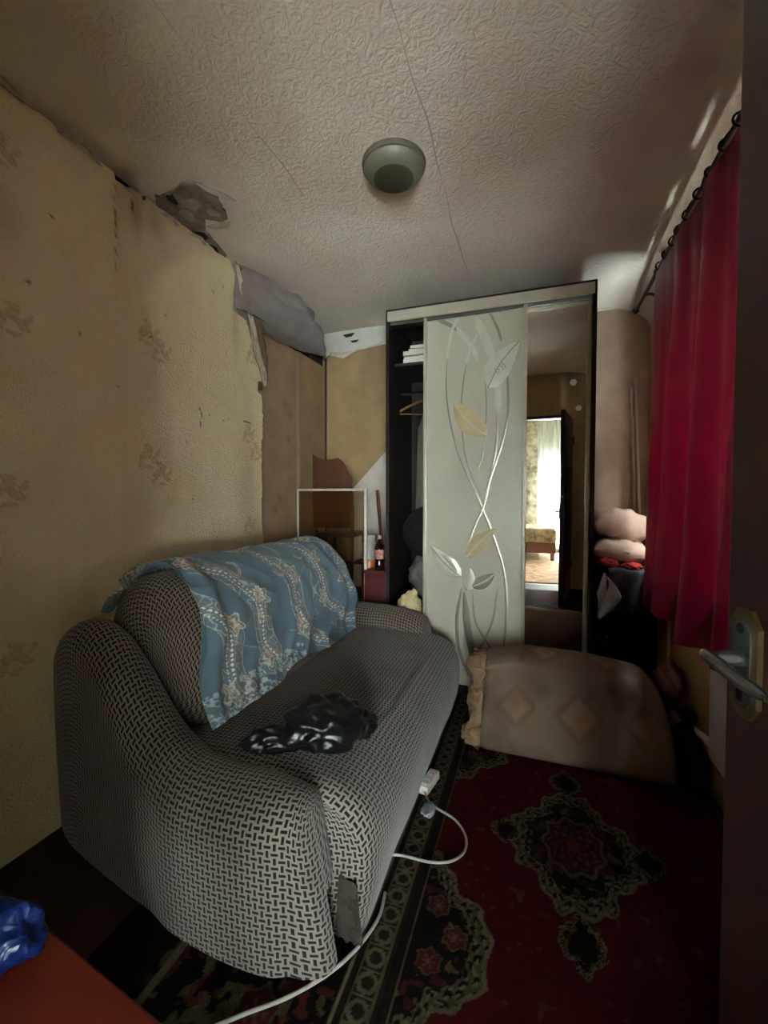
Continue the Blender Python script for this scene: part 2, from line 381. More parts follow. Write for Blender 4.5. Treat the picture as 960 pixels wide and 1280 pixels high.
# yellow top layer, ends in a jagged torn edge
def ymax(z):
    if z > 1.93: base = 2.35 - (z - 1.93) / 0.6 * 0.30
    else: base = 2.335
    if 1.86 < z <= 1.93: base -= 0.035
    if 1.58 < z < 1.74: base += 0.012
    return base + 0.012 * n3(3.1, z * 9, 0) + 0.006 * n3(7.7, z * 38, 0)
def ztop(y):
    return 2.530 - 0.02 * abs(n3(y * 4.0, 1.3, 0)) - 0.018 * max(0, n3(y * 16, 5.3, 0)) - (0.025 if 1.35 < y < 1.5 else 0)
ny_, nz_ = 310, 300
P = np.zeros((ny_, nz_, 3))
for i in range(ny_):
    for j in range(nz_):
        t = j / (nz_ - 1); z0 = t * 2.53
        y = -0.12 + (ymax(z0) + 0.12) * i / (ny_ - 1); z = t * ztop(y)
        x = -1.622 + 0.006 * n3(y * 1.3, z * 1.3, 2) + 0.012 * sstep(0.1, 0, np.array(ymax(z0) - y)) * (0.6 + n3(z * 6, 3, 1))
        P[i, j] = (x, y, z)
Yg, Zg = P[..., 1], P[..., 2]
C = np.ones((ny_, nz_, 3)) * linarr((240, 226, 188))
fr = ((Yg - 0.02) % 0.53) / 0.53
C = mixc(C, ((fr > 0.30) & (fr < 0.52)).astype(float) * 0.30, (250, 236, 200))       # smooth vertical stripe of the print
C = mixc(C, sstep(1.15, 0.6, Yg) * 0.5, (204, 200, 160))  # near end dimmer and greener: weaker indirect light put into the colour
def motif(C, cy, cz, s, d=1):
    a = np.zeros_like(Yg)
    for (dy, dz, ry, rz, an) in ((0, 0, .030, .013, .5), (.030, -.018, .026, .012, -.6), (-.02, -.028, .022, .010, 1.2), (.010, .026, .020, .010, -.2), (.048, .004, .018, .008, .9), (.01, -.045, .02, .007, .1)):
        y_ = (Yg - cy - dy * s * d); z_ = (Zg - cz - dz * s); u = y_ * math.cos(an) + z_ * math.sin(an); v = -y_ * math.sin(an) + z_ * math.cos(an)
        q = (u / (ry * s)) ** 2 + (v / (rz * s)) ** 2
        a = np.maximum(a, np.where(q < 1, 0.5 + 0.3 * (q > 0.55), 0))
    return mixc(C, a * 0.62, (158, 126, 78))
for (cy, cz) in ((0.955, 1.80), (1.49, 1.945), (1.56, 1.885), (1.48, 1.395), (1.55, 1.32), (0.93, 1.235), (2.20, 1.60), (2.27, 1.50), (0.93, 2.33), (0.94, 0.68), (1.5, 0.84), (2.24, 2.08), (2.2, 1.05), (0.4, 1.5), (0.4, 0.95), (0.4, 2.1)):
    motif_s = 1.25; C = motif(C, cy, cz, motif_s)
# stains, scratches and nail holes; shadow also painted low at the near end
for (cy, cz, ry, rz, a) in ((1.45, 2.42, .03, .09, .5), (1.55, 2.44, .05, .06, .35), (2.1, 2.2, .03, .2, .3), (2.2, 1.25, .1, .5, .3), (2.3, .9, .08, .2, .4), (1.15, .78, .15, .1, .35), (.95, 2.1, .06, .1, .25), (1.95, .95, .3, .06, .2), (0.7, 0.5, .4, .4, .35)):
    C = mixc(C, np.exp(-((Yg - cy) / ry) ** 2 - ((Zg - cz) / rz) ** 2) * a, (138, 108, 66))
for (cy, cz, ry, rz) in ((1.81, 1.66, .006, .012), (1.82, 1.63, .005, .022), (1.815, 1.58, .004, .02), (1.43, 2.44, .007, .035), (1.02, 1.93, .01, .01), (1.19, 1.82, .008, .006), (1.35, 1.66, .006, .006), (1.72, 1.48, .006, .006), (1.88, 1.64, .005, .004), (1.99, 1.63, .005, .004), (2.03, 1.645, .005, .004), (1.92, 2.3, .007, .008), (2.0, 2.36, .006, .006), (2.02, 2.0, .006, .007), (1.75, 1.2, .005, .005), (1.1, 2.2, .008, .006), (1.6, 2.05, .005, .005), (2.2, 1.655, .06, .004)):
    C = mixc(C, np.clip(1.6 - 1.6 * (((Yg - cy) / ry) ** 2 + ((Zg - cz) / rz) ** 2), 0, 1) * 0.85, (60, 48, 34))
paper = grid('yellow_wallpaper', P, m_paper, WL, col=C, flip=True)
# its torn edge (thickness) as a pale strip
E = np.array([[[P[-1, j, 0], P[-1, j, 1], P[-1, j, 2]], [P[-1, j, 0] - 0.01, P[-1, j, 1] + 0.004, P[-1, j, 2]], [XL, P[-1, j, 1] - 0.01, P[-1, j, 2]]] for j in range(nz_)])
grid('torn_edge', E, m_torn, WL)
E = np.array([[[P[i, -1, 0], P[i, -1, 1], P[i, -1, 2]], [XL - 0.01, P[i, -1, 1], P[i, -1, 2] + 0.012]] for i in range(ny_)])
grid('torn_edge', E, m_card, WL)
# long peeled strip hanging away beside the hole
def strip(name, pts, mat, parent, curl=0.02, n=40, thick=0.004, seed=0):
    """pts: list of (y, z, halfwidth, x)"""
    c = cr(pts, 10); Pq = []
    for k, (y, z, hw, x) in enumerate(c):
        row = []
        for s in np.linspace(-1, 1, 7):
            j = 0.35 * n3(seed + s, z * 25, 1)
            row.append((x + curl * (s * s) + 0.004 * n3(z * 12, s, seed), y + s * hw * (1 + j), z + 0.01 * n3(s * 2, z * 20, seed)))
        Pq.append(row)
    o = grid(name, np.array(Pq), mat, parent)
    sm = o.modifiers.new('thickness', 'SOLIDIFY'); sm.thickness = thick
    return o
strip('peeled_strip', [(2.105, 2.52, .050, -1.60), (2.16, 2.40, .056, -1.585), (2.235, 2.22, .048, -1.58), (2.30, 2.06, .034, -1.585), (2.345, 1.93, .008, -1.60)], m_card, WL, 0.018, seed=1)
strip('torn_edge', [(2.055, 2.50, .008, -1.578), (2.10, 2.36, .026, -1.57), (2.16, 2.25, .020, -1.567), (2.22, 2.09, .032, -1.57), (2.30, 1.97, .024, -1.58), (2.335, 1.90, .005, -1.595)], m_torn, WL, 0.01, seed=5)
MB().box((XL, 2.28, 1.885), (-1.622, 2.365, 1.925), 0.004).build('cardboard_scrap', m_card, WL)
for (y, z, w_, h_) in ((1.43, 2.47, .03, .05), (1.20, 2.50, .08, .02), (0.95, 2.51, .06, .02), (1.62, 2.49, .04, .025), (1.80, 2.5, .05, .02)):
    strip('paper_flap', [(y - w_, z + h_ * .2, h_ * .5, -1.612), (y, z + h_ * .5, h_ * .4, -1.600), (y + w_, z, h_ * .3, -1.612)], m_torn, WL, 0.006, seed=int(y * 10))

# --- torn patch of ceiling above
poly = [(-1.60, 1.53), (-1.50, 1.53), (-1.43, 1.50), (-1.36, 1.53), (-1.33, 1.60), (-1.36, 1.66), (-1.38, 1.74), (-1.44, 1.77), (-1.50, 1.72), (-1.56, 1.80), (-1.62, 2.02), (-1.66, 2.04), (-1.66, 1.6)]
rag = []
for k in range(len(poly)):
    (xa, ya), (xb, yb) = poly[k], poly[(k + 1) % len(poly)]
    for q in range(5):
        t = q / 5; rag.append((xa + (xb - xa) * t + (0.016 * n3(xa * 31 + t * 7, ya * 17, 1) if xa > -1.64 else 0), ya + (yb - ya) * t + 0.016 * n3(xa * 11 + t * 9, yb * 23, 2)))
b_ = MB(); b_.prism([(x, y, ZC - 0.014) for x, y in rag], (0, 0, 0.012)); b_.build('bare_plaster_patch', m_cement, ceil)
for (x, y, r_, mt_) in ((-1.47, 1.60, .05, m_flake), (-1.55, 1.66, .045, m_flake), (-1.42, 1.69, .035, m_flake), (-1.60, 1.82, .035, m_dark), (-1.625, 1.93, .03, m_dark), (-1.53, 1.56, .03, m_dark)):
    pp = [(x + r_ * (0.7 + 0.5 * n3(k * 1.7, x * 9, y)) * math.cos(k * 2 * PI / 9), y + r_ * 1.4 * (0.7 + 0.5 * n3(k * 2.3, y * 9, x)) * math.sin(k * 2 * PI / 9), ZC - 0.019) for k in range(9)]
    MB().prism(pp, (0, 0, 0.005)).build('plaster_flake', mt_, ceil)
def cflap(pts, mat, dz, seed):
    pts3 = [(x, y, ZC - 0.012 - dz * (0.4 + 0.6 * abs(n3(x * 20, y * 20, seed)))) for x, y in pts]
    MB().prism(pts3, (0, 0, 0.004)).build('paper_flap', mat, ceil)
cflap([(-1.36, 1.51), (-1.29, 1.60), (-1.27, 1.66), (-1.30, 1.65), (-1.35, 1.56)], m_whitepl, 0.015, 1)
cflap([(-1.44, 1.75), (-1.38, 1.76), (-1.42, 1.80), (-1.50, 1.79), (-1.52, 1.76)], m_torn, 0.02, 2)
cflap([(-1.50, 1.53), (-1.42, 1.52), (-1.43, 1.57), (-1.52, 1.58)], m_cement, 0.02, 3)
cflap([(-1.45, 1.62), (-1.39, 1.63), (-1.40, 1.70), (-1.47, 1.70)], m_cement, 0.012, 4)
strip_pts = [(-1.56, 1.02), (-1.52, 1.35), (-1.50, 1.50), (-1.55, 1.52), (-1.60, 1.2), (-1.62, 0.95)]

# --- back wall
ny_, nz_ = 120, 130
xs = np.linspace(XL - 0.01, XR + 0.01, ny_); zs = np.linspace(0, ZC + 0.05, nz_); Xg, Zg = np.meshgrid(xs, zs, indexing='ij')
C = np.ones((ny_, nz_, 3)) * linarr((166, 142, 104))
C = mixc(C, sstep(-0.2, 0.2, Xg), (188, 164, 152)); C = mixc(C, sstep(2.44, 2.47, Zg) * sstep(-0.2, 0.2, Xg), (176, 168, 162))
C = mixc(C, sstep(0.45, 0.66, vnoise(Xg * 4, Zg * 2, 21, 3)) * 0.35, (120, 96, 74))
YW = np.full_like(Xg, YB) + 0.008 * (vnoise(Xg * 3, Zg * 3, 5, 2) - 0.5)
WB = struct(grid('wall_back', np.stack([Xg, YW, Zg], -1), m_oldpaper, col=C, flip=True))
MB().box((XL - 0.3, YB + 0.01, -0.05), (XR + 0.2, YB + 0.15, ZC + 0.06)).build('masonry', m_dark, WB)
MB().box((0.33, YB - 0.012, 2.452), (0.54, YB, 2.468), 0.003).build('paper_border', m_torn, WB)
MB().tube([(XL + 0.035, YB - 0.012, 0), (XL + 0.03, YB - 0.012, 1.2), (XL + 0.035, YB - 0.012, 2.5)], 0.008).build('corner_dark_strip', m_dark, WB)  # dark strip down the left back corner
# ceiling paper sagging over the top of the back wall, torn lower rim
def hangsheet(name, prof, mat, parent, y, bulge, seed):
    """prof: list of (x, ztop, zbot)"""
    c = cr(prof, 8); Pq = []
    for (x, zt, zb) in c:
        row = []
        for s in np.linspace(0, 1, 14):
            zz = zt + (zb - zt) * s
            row.append((x, y - bulge * (0.35 + 0.65 * math.sin(s * 2.2)) - 0.012 * n3(x * 9, zz * 9, seed), zz + (0.012 * n3(x * 30, seed, 0) if s == 1 else 0)))
        Pq.append(row)
    o = grid(name, np.array(Pq), mat, parent); sm = o.modifiers.new('thickness', 'SOLIDIFY'); sm.thickness = 0.004; return o
hangsheet('hanging_ceiling_paper', [(-1.63, 2.55, 2.33), (-1.52, 2.56, 2.37), (-1.44, 2.56, 2.345), (-1.32, 2.56, 2.36), (-1.22, 2.55, 2.385), (-1.10, 2.55, 2.41), (-0.95, 2.55, 2.42)], m_whitepl, WB, YB - 0.005, 0.045, 3)
hangsheet('torn_rim', [(-1.56, 2.375, 2.345), (-1.46, 2.36, 2.315), (-1.40, 2.36, 2.325), (-1.30, 2.375, 2.36), (-1.1, 2.40, 2.385), (-0.95, 2.41, 2.395)], m_torn, WB, YB - 0.05, 0.02, 8)
for (x, z, w_, h_) in ((-1.40, 2.50, .05, .022), (-1.35, 2.445, .035, .014)):
    MB().prism([(x - w_, YB - .062, z), (x - w_ * .5, YB - .062, z - h_), (x + w_ * .5, YB - .062, z - h_ * .8), (x + w_, YB - .062, z + h_ * .3), (x, YB - .062, z + h_ * .2)], (0, 0.006, 0)).build('tear_hole', m_dark, WB)

# --- right wall with window opening behind the curtain
wy0, wy1, wz0, wz1 = 1.40, 2.72, 0.86, 1.98
WR = struct(MB().box((XR, YF - 0.14, -0.05), (XR + 0.18, wy0, ZC + 0.06)).box((XR, wy1, -0.05), (XR + 0.18, YB + 0.15, ZC + 0.06))
            .box((XR, wy0, -0.05), (XR + 0.18, wy1, wz0)).box((XR, wy0, wz1), (XR + 0.18, wy1, ZC + 0.06)).build('wall_right', M('tan_side_wall', (196, 162, 110), 0.8, var=(3, 0.5), col2=(150, 118, 78), bump=[(50, 0.2, 'noise')])))
WIN = struct(thing('window_1', (XR + 0.10, (wy0 + wy1) / 2, wz0), None, None))
hw, hh = (wy1 - wy0) / 2, wz1 - wz0
for (lo, hi) in (((-.03, -hw, 0), (.03, hw, .06)), ((-.03, -hw, hh - .06), (.03, hw, hh)), ((-.03, -hw, .06), (.03, -hw + .06, hh - .06)), ((-.03, hw - .06, .06), (.03, hw, hh - .06)), ((-.03, -.03, .06), (.03, .03, hh - .06))):
    MB().box(lo, hi, 0.004).build('window_frame', m_whitept, WIN)
for a, b in ((-hw + .06, -.03), (.03, hw - .06)):
    MB().box((-.003, a, .06), (.003, b, hh - .06)).build('pane', m_window, WIN)
MB().box((-.20, -hw - .04, -.045), (-.03, hw + .04, -.002), 0.006).build('window_sill', m_whitept, WIN)

# unseen wall added close outside to block most daylight from this side
struct(MB().box((1.75, -0.15, -0.1), (1.9, 5.2, 3.2)).build('added_daylight_blocker', M('grey_daylight_blocker', (92, 88, 82), 0.9, var=(3, 0.4))))

# --- front wall (behind the camera) with the doorway
dx0, dx1, dz = -0.47, 0.42, 2.06
Cw = linarr((224, 198, 152))
def wallpanel(x0, x1, z0, z1, name, parent):
    n, m = max(2, int((x1 - x0) / .05)), max(2, int((z1 - z0) / .05))
    xs = np.linspace(x0, x1, n); zs = np.linspace(z0, z1, m); Xg, Zg = np.meshgrid(xs, zs, indexing='ij')
    C = np.ones((n, m, 3)) * Cw
    C = mixc(C, sstep(2.38, 2.42, Zg + 0.03 * (vnoise(Xg * 7, Zg * 7, 4, 3) - .5)) * 0.5, (200, 190, 176))
    return grid(name, np.stack([Xg, np.full_like(Xg, YF + 0.001), Zg], -1), m_tan, parent, col=C)
WF = struct(MB().box((XL - 0.3, YF - 0.14, -0.05), (dx0, YF, ZC + 0.06)).box((dx1, YF - 0.14, -0.05), (XR + 0.18, YF, ZC + 0.06)).box((dx0, YF - 0.14, dz), (dx1, YF, ZC + 0.06)).build('wall_front', m_whitepl))
wallpanel(XL, dx0, 0, ZC + .02, 'wallpaper', WF); wallpanel(dx1, XR, 0, ZC + .02, 'wallpaper', WF); wallpanel(dx0, dx1, dz, ZC + .02, 'wallpaper', WF)
TR = struct(thing('trim_1', (0, YF, 0), None, None))
MB().box((dx0, -0.14, 0), (dx0 + 0.035, 0.012, dz), 0.003).build('door_jamb', m_door, TR)
MB().box((dx1 - 0.035, -0.14, 0), (dx1, 0.012, dz), 0.003).build('door_jamb', m_door, TR)
MB().box((dx0, -0.14, dz - 0.035), (dx1, 0.012, dz), 0.003).build('door_head', m_door, TR)

# --- open door leaf: hinge on the right jamb, free edge towards the wardrobe
hx, hy = 0.418, -0.10; lx, ly = 0.268, 0.755
ang = math.atan2(ly - hy, lx - hx); dl = math.hypot(lx - hx, ly - hy)
DOOR = struct(thing('door_1', (hx, hy, 0.012), None, None, rz=ang))       # local +X along the leaf, local +Y is the side seen by the camera
leaf = MB().box((0, -0.04, 0), (dl, 0.0, 1.985), 0.003).build('leaf', m_door, DOOR)
for z0, z1 in ((0.16, 0.80), (1.10, 1.84)):
    for s in (0.0, -0.04):
        MB().box((0.12, s - 0.004, z0), (dl - 0.12, s + 0.004, z1), 0.003).build('door_panel', m_door, DOOR)
# handle plate with pointed ends, gold rim and steel centre
def plate_pts(w_, h0, h1, y, cham):
    return [(-w_ + cham, y, h0), (w_ - cham, y, h0), (w_, y, h0 + cham * 1.3), (w_, y, h1 - cham * 1.3), (w_ - cham, y, h1), (-w_ + cham, y, h1), (-w_, y, h1 - cham * 1.3), (-w_, y, h0 + cham * 1.3)]
for side in (1, -1):
    px = dl - 0.046
    hp = bpy.data.objects.new('door_handle', None); COL.objects.link(hp); hp.parent = DOOR
    hp.location = (px, 0.0 if side == 1 else -0.04, 0.96); hp.rotation_euler = (0, 0, 0 if side == 1 else PI)
    MB().prism(plate_pts(0.029, -0.068, 0.078, 0.0, 0.016), (0, 0.007, 0)).build('back_plate', m_gold, hp)
    MB().prism(plate_pts(0.019, -0.054, 0.064, 0.007, 0.011), (0, 0.003, 0)).build('inlay', m_steel, hp)
    d = -1 if side == 1 else 1
    MB().tube([(0, 0.008, 0.012), (0, 0.045, 0.012)], [0.011, 0.009], 14).tube(cr([(0.006 * -d, 0.047, 0.012), (0.0, 0.05, 0.013), (0.03 * d, 0.052, 0.012), (0.075 * d, 0.05, 0.006), (0.11 * d, 0.047, 0.004)], 5), [0.0085] * 18 + [0.0075, 0.006, 0.004], 12).build('lever', m_steel, hp, True)
    MB().prism(plate_pts(0.007, 0.046, 0.06, 0.01, 0.004), (0, 0.0012, 0)).build('screw_hole', m_hole, hp)
    MB().prism(plate_pts(0.005, -0.046, -0.026, 0.01, 0.002), (0, 0.0012, 0)).build('keyhole', m_hole, hp)
for z in (0.25, 1.7):
    MB().tube([(-0.004, -0.045, z), (-0.004, -0.045, z + 0.09)], 0.008).build('hinge', m_steel, DOOR)

# ================================================================== the room behind the camera (seen in the mirror, source of the light)
HY0, HY1, HX0, HX1 = -0.26, -2.80, -1.9, 2.1
struct(MB().box((HX0, HY1, -0.1), (HX1, HY0, 0.0)).build('floor_far_room', m_hallfloor))
struct(MB().box((HX0, HY1, 2.56), (HX1, HY0, 2.7)).build('ceiling_far_room', m_whitepl))
struct(MB().box((HX0 - 0.1, HY1 - 0.1, -0.1), (HX0, HY0, 2.7)).build('wall_far_room_left', m_hallpaper))
struct(MB().box((HX1, HY1 - 0.1, -0.1), (HX1 + 0.1, HY0, 2.7)).build('wall_far_room_right', m_hallpaper))
struct(MB().box((XR + 0.18, HY0 - 0.0, -0.1), (HX1, HY0 + 0.1, 2.7)).build('wall_far_room_return', m_hallpaper))
vx0, vx1, vz0, vz1 = 0.15, 1.75, 0.08, 1.66
struct(MB().box((HX0, HY1 - 0.12, -0.1), (vx0, HY1, 2.7)).box((vx1, HY1 - 0.12, -0.1), (HX1, HY1, 2.7)).box((vx0, HY1 - 0.12, -0.1), (vx1, HY1, vz0)).box((vx0, HY1 - 0.12, vz1), (vx1, HY1, 2.7)).build('wall_far_room_window', m_hallpaper))
W2 = struct(thing('window_2', ((vx0 + vx1) / 2, HY1 - 0.08, vz0), None, None))
hw, hh = (vx1 - vx0) / 2, vz1 - vz0
for (lo, hi) in (((-hw, -.03, 0), (hw, .03, .06)), ((-hw, -.03, hh - .06), (hw, .03, hh)), ((-hw, -.03, .06), (-hw + .06, .03, hh - .06)), ((hw - .06, -.03, .06), (hw, .03, hh - .06)), ((-.03, -.03, .06), (.03, .03, hh - .06))):
    MB().box(lo, hi, 0.004).build('window_frame', m_whitept, W2)
for a, b in ((-hw + .06, -.03), (.03, hw - .06)):
    MB().box((a, -.003, .06), (b, .003, hh - .06)).build('pane', m_window, W2)
# tulle
n, m = 90, 30
xs = np.linspace(0.12, 0.62, n); zs = np.linspace(0.10, 2.45, m); Xg, Zg = np.meshgrid(xs, zs, indexing='ij')
Yg = HY1 + 0.13 + 0.03 * np.sin(Xg * 2 * PI / 0.09) + 0.01 * np.sin(Zg * 3)
tag(grid('tulle_curtain', np.stack([Xg + 0.06 * (Zg < 0) , Yg, Zg], -1), m_tulle), 'white sheer curtain seen in the mirror beyond the doorway', 'curtain')
TC = thing('tulle_rail', (0.9, HY1 + 0.13, 2.47), 'white curtain rail above the sheer curtain beyond the doorway', 'curtain rail')
MB().tube([(-0.9, 0, 0), (0.95, 0, 0)], 0.012).build('rail', m_white, TC)
for x in (-0.6, 0.6): MB().box((x - .01, -0.13, -.01), (x + .01, 0, .01), .002).build('bracket', m_white, TC)
# bed under a patterned cover, and the runner
BED = thing('bed', (-0.45, -2.35, 0), 'low bed under patterned cover reflected through the doorway', 'bed')
MB().box((-0.95, -0.40, 0.12), (0.85, 0.40, 0.30), 0.01).build('bed_frame', m_chair, BED)
for x in (-0.9, 0.8):
    for y in (-0.35, 0.35): MB().box((x - .03, y - .03, 0), (x + .03, y + .03, 0.12), .004).build('leg', m_chair, BED)
MB().box((-0.96, -0.42, 0.28), (0.86, 0.42, 0.52), 0.06, 4).build('mattress', m_bedcover, BED, True, 60)
MB().box((-0.85, -0.25, 0.52), (-0.35, 0.25, 0.64), 0.055, 4).build('pillow', m_book, BED, True, 60)
struct(MB().box((-1.2, -1.80, 0.0), (1.2, -0.32, 0.012), 0.004).build('runner_rug', m_hallcarpet))
bpy.data.objects['runner_rug'].pop('kind'); tag(bpy.data.objects['runner_rug'], 'brown and red patterned rug on the floor beyond the doorway', 'rug')

# ================================================================== CARPET
x0, x1, y0, y1 = -1.08, 0.66, 0.06, 2.635
nx, ny = 400, 560
X, Y = np.meshgrid(np.linspace(x0, x1, nx), np.linspace(y0, y1, ny), indexing='ij')
nzz = vnoise(X * 60, Y * 60, 31, 2); nz2 = vnoise(X * 22, Y * 22, 32, 3)
C = np.ones((nx, ny, 3)) * linarr((98, 24, 28))
C = mixc(C, (nz2 > 0.6) * 0.25, (84, 18, 24))
BEI = (142, 130, 102); DKB = (34, 26, 24); MAR = (92, 40, 38); OLV = (112, 104, 72)
# specks and little sprigs in the field
sp = (vnoise(X * 38, Y * 38, 41, 1) > 0.86); C = mixc(C, sp * 0.22, BEI)
def medal(C, cx, cy, a, b, lob=8, rosette=True, mask=None, seed=0):
    dx, dy = (X - cx) / a, (Y - cy) / b
    th = np.arctan2(dy, dx); r = (np.abs(dx) ** 1.25 + np.abs(dy) ** 1.25) ** (1 / 1.25)
    r = r * (1 + 0.07 * np.cos(lob * th) + 0.045 * np.cos(2 * lob * th + 1) + 0.10 * (nz2 - .5))
    mk = np.ones_like(X) if mask is None else mask
    C = mixc(C, (r < 1.0) * mk, DKB)
    fl = (np.sin(th * 26) * np.sin(r * 42 + 2 * nzz) > -0.1)
    C = mixc(C, ((r > 0.76) & (r < 1.0) & fl) * mk * 0.9, OLV); C = mixc(C, ((r > 0.80) & (r < 0.98) & (np.sin(th * 26 + 1) * np.sin(r * 60) > 0.45)) * mk, BEI)
    C = mixc(C, ((r > 0.97) & (r < 1.02)) * mk * 0.8, BEI)
    C = mixc(C, ((r > 0.5) & (r < 0.74) & (vnoise(X * 45, Y * 45, 50 + seed, 1) > 0.62)) * mk * 0.8, MAR)
    C = mixc(C, ((r > 0.55) & (r < 0.74) & (vnoise(X * 52, Y * 52, 60 + seed, 1) > 0.74)) * mk * 0.8, OLV)
    if rosette:
        rr = np.hypot(dx, dy) * (1 + 0.08 * np.cos(9 * th))
        C = mixc(C, (rr < 0.42) * mk, (70, 30, 30)); C = mixc(C, ((rr > 0.40) & (rr < 0.45)) * mk * 0.8, OLV)
        C = mixc(C, ((rr < 0.36) & (np.sin(th * 9) * np.sin(rr * 40) > 0.2)) * mk * 0.7, (120, 78, 60)); C = mixc(C, (rr < 0.10) * mk, (128, 52, 48))
    return C
def rosette(C, cx, cy, r0, inner=(96, 42, 40)):
    th = np.arctan2(Y - cy, X - cx); rr = np.hypot(X - cx, Y - cy) / r0 * (1 + 0.12 * np.cos(6 * th))
    C = mixc(C, (rr < 1.0) * 0.8, OLV); C = mixc(C, rr < 0.86, inner); C = mixc(C, ((rr < 0.6) & (np.cos(6 * th) > 0.2)) * 0.7, (150, 84, 66)); C = mixc(C, rr < 0.2, OLV)
    return C
C = medal(C, 0.14, 1.585, 0.215, 0.29, 8)
for yy in (1.93, 1.235): C = medal(C, 0.135, yy, 0.065, 0.085, 6, False)
for xx in (-0.085, 0.365): C = medal(C, xx, 1.585, 0.055, 0.06, 6, False)
for cy in (1.12, 2.08, 0.14): 
    C = medal(C, -0.315, cy, 0.235, 0.27, 7, False, (X > -0.33).astype(float), 3)
    for (dx_, dy_) in ((-0.25, 0.10), (-0.245, -0.06), (-0.19, 0.02)): C = rosette(C, dx_, cy + dy_, 0.033)
C = medal(C, 0.14, 0.82, 0.15, 0.20, 7); 
# main border (mirrored on the far side in Y as a plain dark band)
edge = -0.30
C = mixc(C, X < edge, (44, 32, 30))
C = mixc(C, (X < edge) & (X > edge - 0.006), OLV)
C = mixc(C, (np.abs(X + 0.333) < 0.003) * 0.6, MAR)
ch = (X < -0.345) & (X > -0.405); C = mixc(C, ch, (58, 46, 40))
cyc = ((Y + 0.0) % 0.062) / 0.062 - 0.5; cxn = (X + 0.375) / 0.03
ring = np.abs(np.hypot(cyc * 2.0, cxn * 0.95) - 0.68) < 0.17; C = mixc(C, (ch & ring) * 0.75, BEI); C = mixc(C, (ch & (np.abs(np.abs(cyc) - 0.5) < 0.05)) * 0.75, BEI)
C = mixc(C, np.abs(X + 0.345) < 0.003, OLV); C = mixc(C, np.abs(X + 0.405) < 0.003, OLV)
C = mixc(C, np.abs(X + 0.430) < 0.0045, BEI)
wide = (X < -0.437); C = mixc(C, wide, (28, 22, 22))
fl = (vnoise(X * 26, Y * 26, 71, 2) > 0.60) & wide; C = mixc(C, fl * 0.8, OLV)
fl = (vnoise(X * 34, Y * 34, 72, 2) > 0.66) & wide; C = mixc(C, fl * 0.8, (110, 52, 46))
for k in range(10):
    C = rosette(C, -0.60, 0.30 + k * 0.26, 0.055); C = rosette(C, -0.50, 0.17 + k * 0.26, 0.028, (80, 70, 60)); C = rosette(C, -0.74, 0.18 + k * 0.26, 0.05, (84, 36, 36))
C = mixc(C, (X < -0.86) & (X > -0.88), BEI); C = mixc(C, X < -0.90, (52, 36, 32))
C = C * (0.26 + 0.18 * nzz[..., None])
Z = 0.010 + 0.004 * (vnoise(X * 4, Y * 4, 81, 2) - 0.5)
cp = grid('carpet', np.stack([X, Y, Z], -1), m_carpet, col=C); tag(cp, 'dark red patterned carpet with a beige medallion and striped border', 'carpet')
sm = cp.modifiers.new('pile', 'SOLIDIFY'); sm.thickness = 0.008; sm.offset = -1

# ================================================================== SOFA
SOFA = thing('sofa', (-1.0, 1.72, 0), 'grey basket-weave two-seat sofa with curved arms along the yellow wall', 'sofa')
SO = np.array([-1.0, 1.72, 0.0])
def arcuv(P):
    du = np.zeros(P.shape[:2]); dv = np.zeros(P.shape[:2])
    du[1:] = np.cumsum(np.linalg.norm(np.diff(P, axis=0), axis=-1).mean(1))[:, None]
    dv[:, 1:] = np.cumsum(np.linalg.norm(np.diff(P, axis=1), axis=-1), axis=1)
    dv = dv - dv[:, dv.shape[1] // 2][:, None]
    return np.stack([du, dv], -1)
def arm_mesh(name, S, Ys, mat):
    """S rows: (x, outer y, inner y, top z). Ys = +1 when outer side faces -Y"""
    rows = []; c = cr(S, 10)
    N = len(c)
    for k, (x, yo, yi, zt) in enumerate(c):
        sec = []
        r = abs(yi - yo) * 0.5
        ym = (yo + yi) / 2; s = 1 if yi > yo else -1
        for z in np.linspace(0.03, zt - r * 0.95, 22): sec.append((x, yo + s * (0.018 * (1 - z / max(zt, .1)) ** 2 ), z))
        for a in np.linspace(PI, 0, 17)[1:-1]: sec.append((x, ym + s * r * math.cos(a), zt - r * 0.95 + r * 0.95 * math.sin(a)))
        for z in np.linspace(zt - r * 0.95, 0.20, 12): sec.append((x, yi, z))
        rows.append(sec)
    # rounded front end: shrink last rows about the centre line
    last = np.array(rows[-1]); cen = np.array([0, (c[-1][1] + c[-1][2]) / 2, 0]); zt = c[-1][3]
    for q in (0.35, 0.65, 0.85, 0.96, 1.0):
        f = math.sqrt(max(0, 1 - q * q)); r = last.copy()
        r[:, 1] = cen[1] + (last[:, 1] - cen[1]) * (0.25 + 0.75 * f); r[:, 2] = last[:, 2] - 0.035 * q * q * sstep(zt - 0.26, zt, last[:, 2]); r[:, 0] = last[:, 0] + (0.022 + 0.080 * np.clip(1 - last[:, 2] / max(zt, .1), 0, 1)) * q
        rows.append([tuple(v) for v in r])
    r = np.array(rows[-1]); r[:, 1] = cen[1]; rows.append([tuple(v) for v in r])
    P = np.array(rows)
    o = grid(name, P - SO, mat, SOFA, uv=arcuv(P), flip=(Ys < 0)); return o
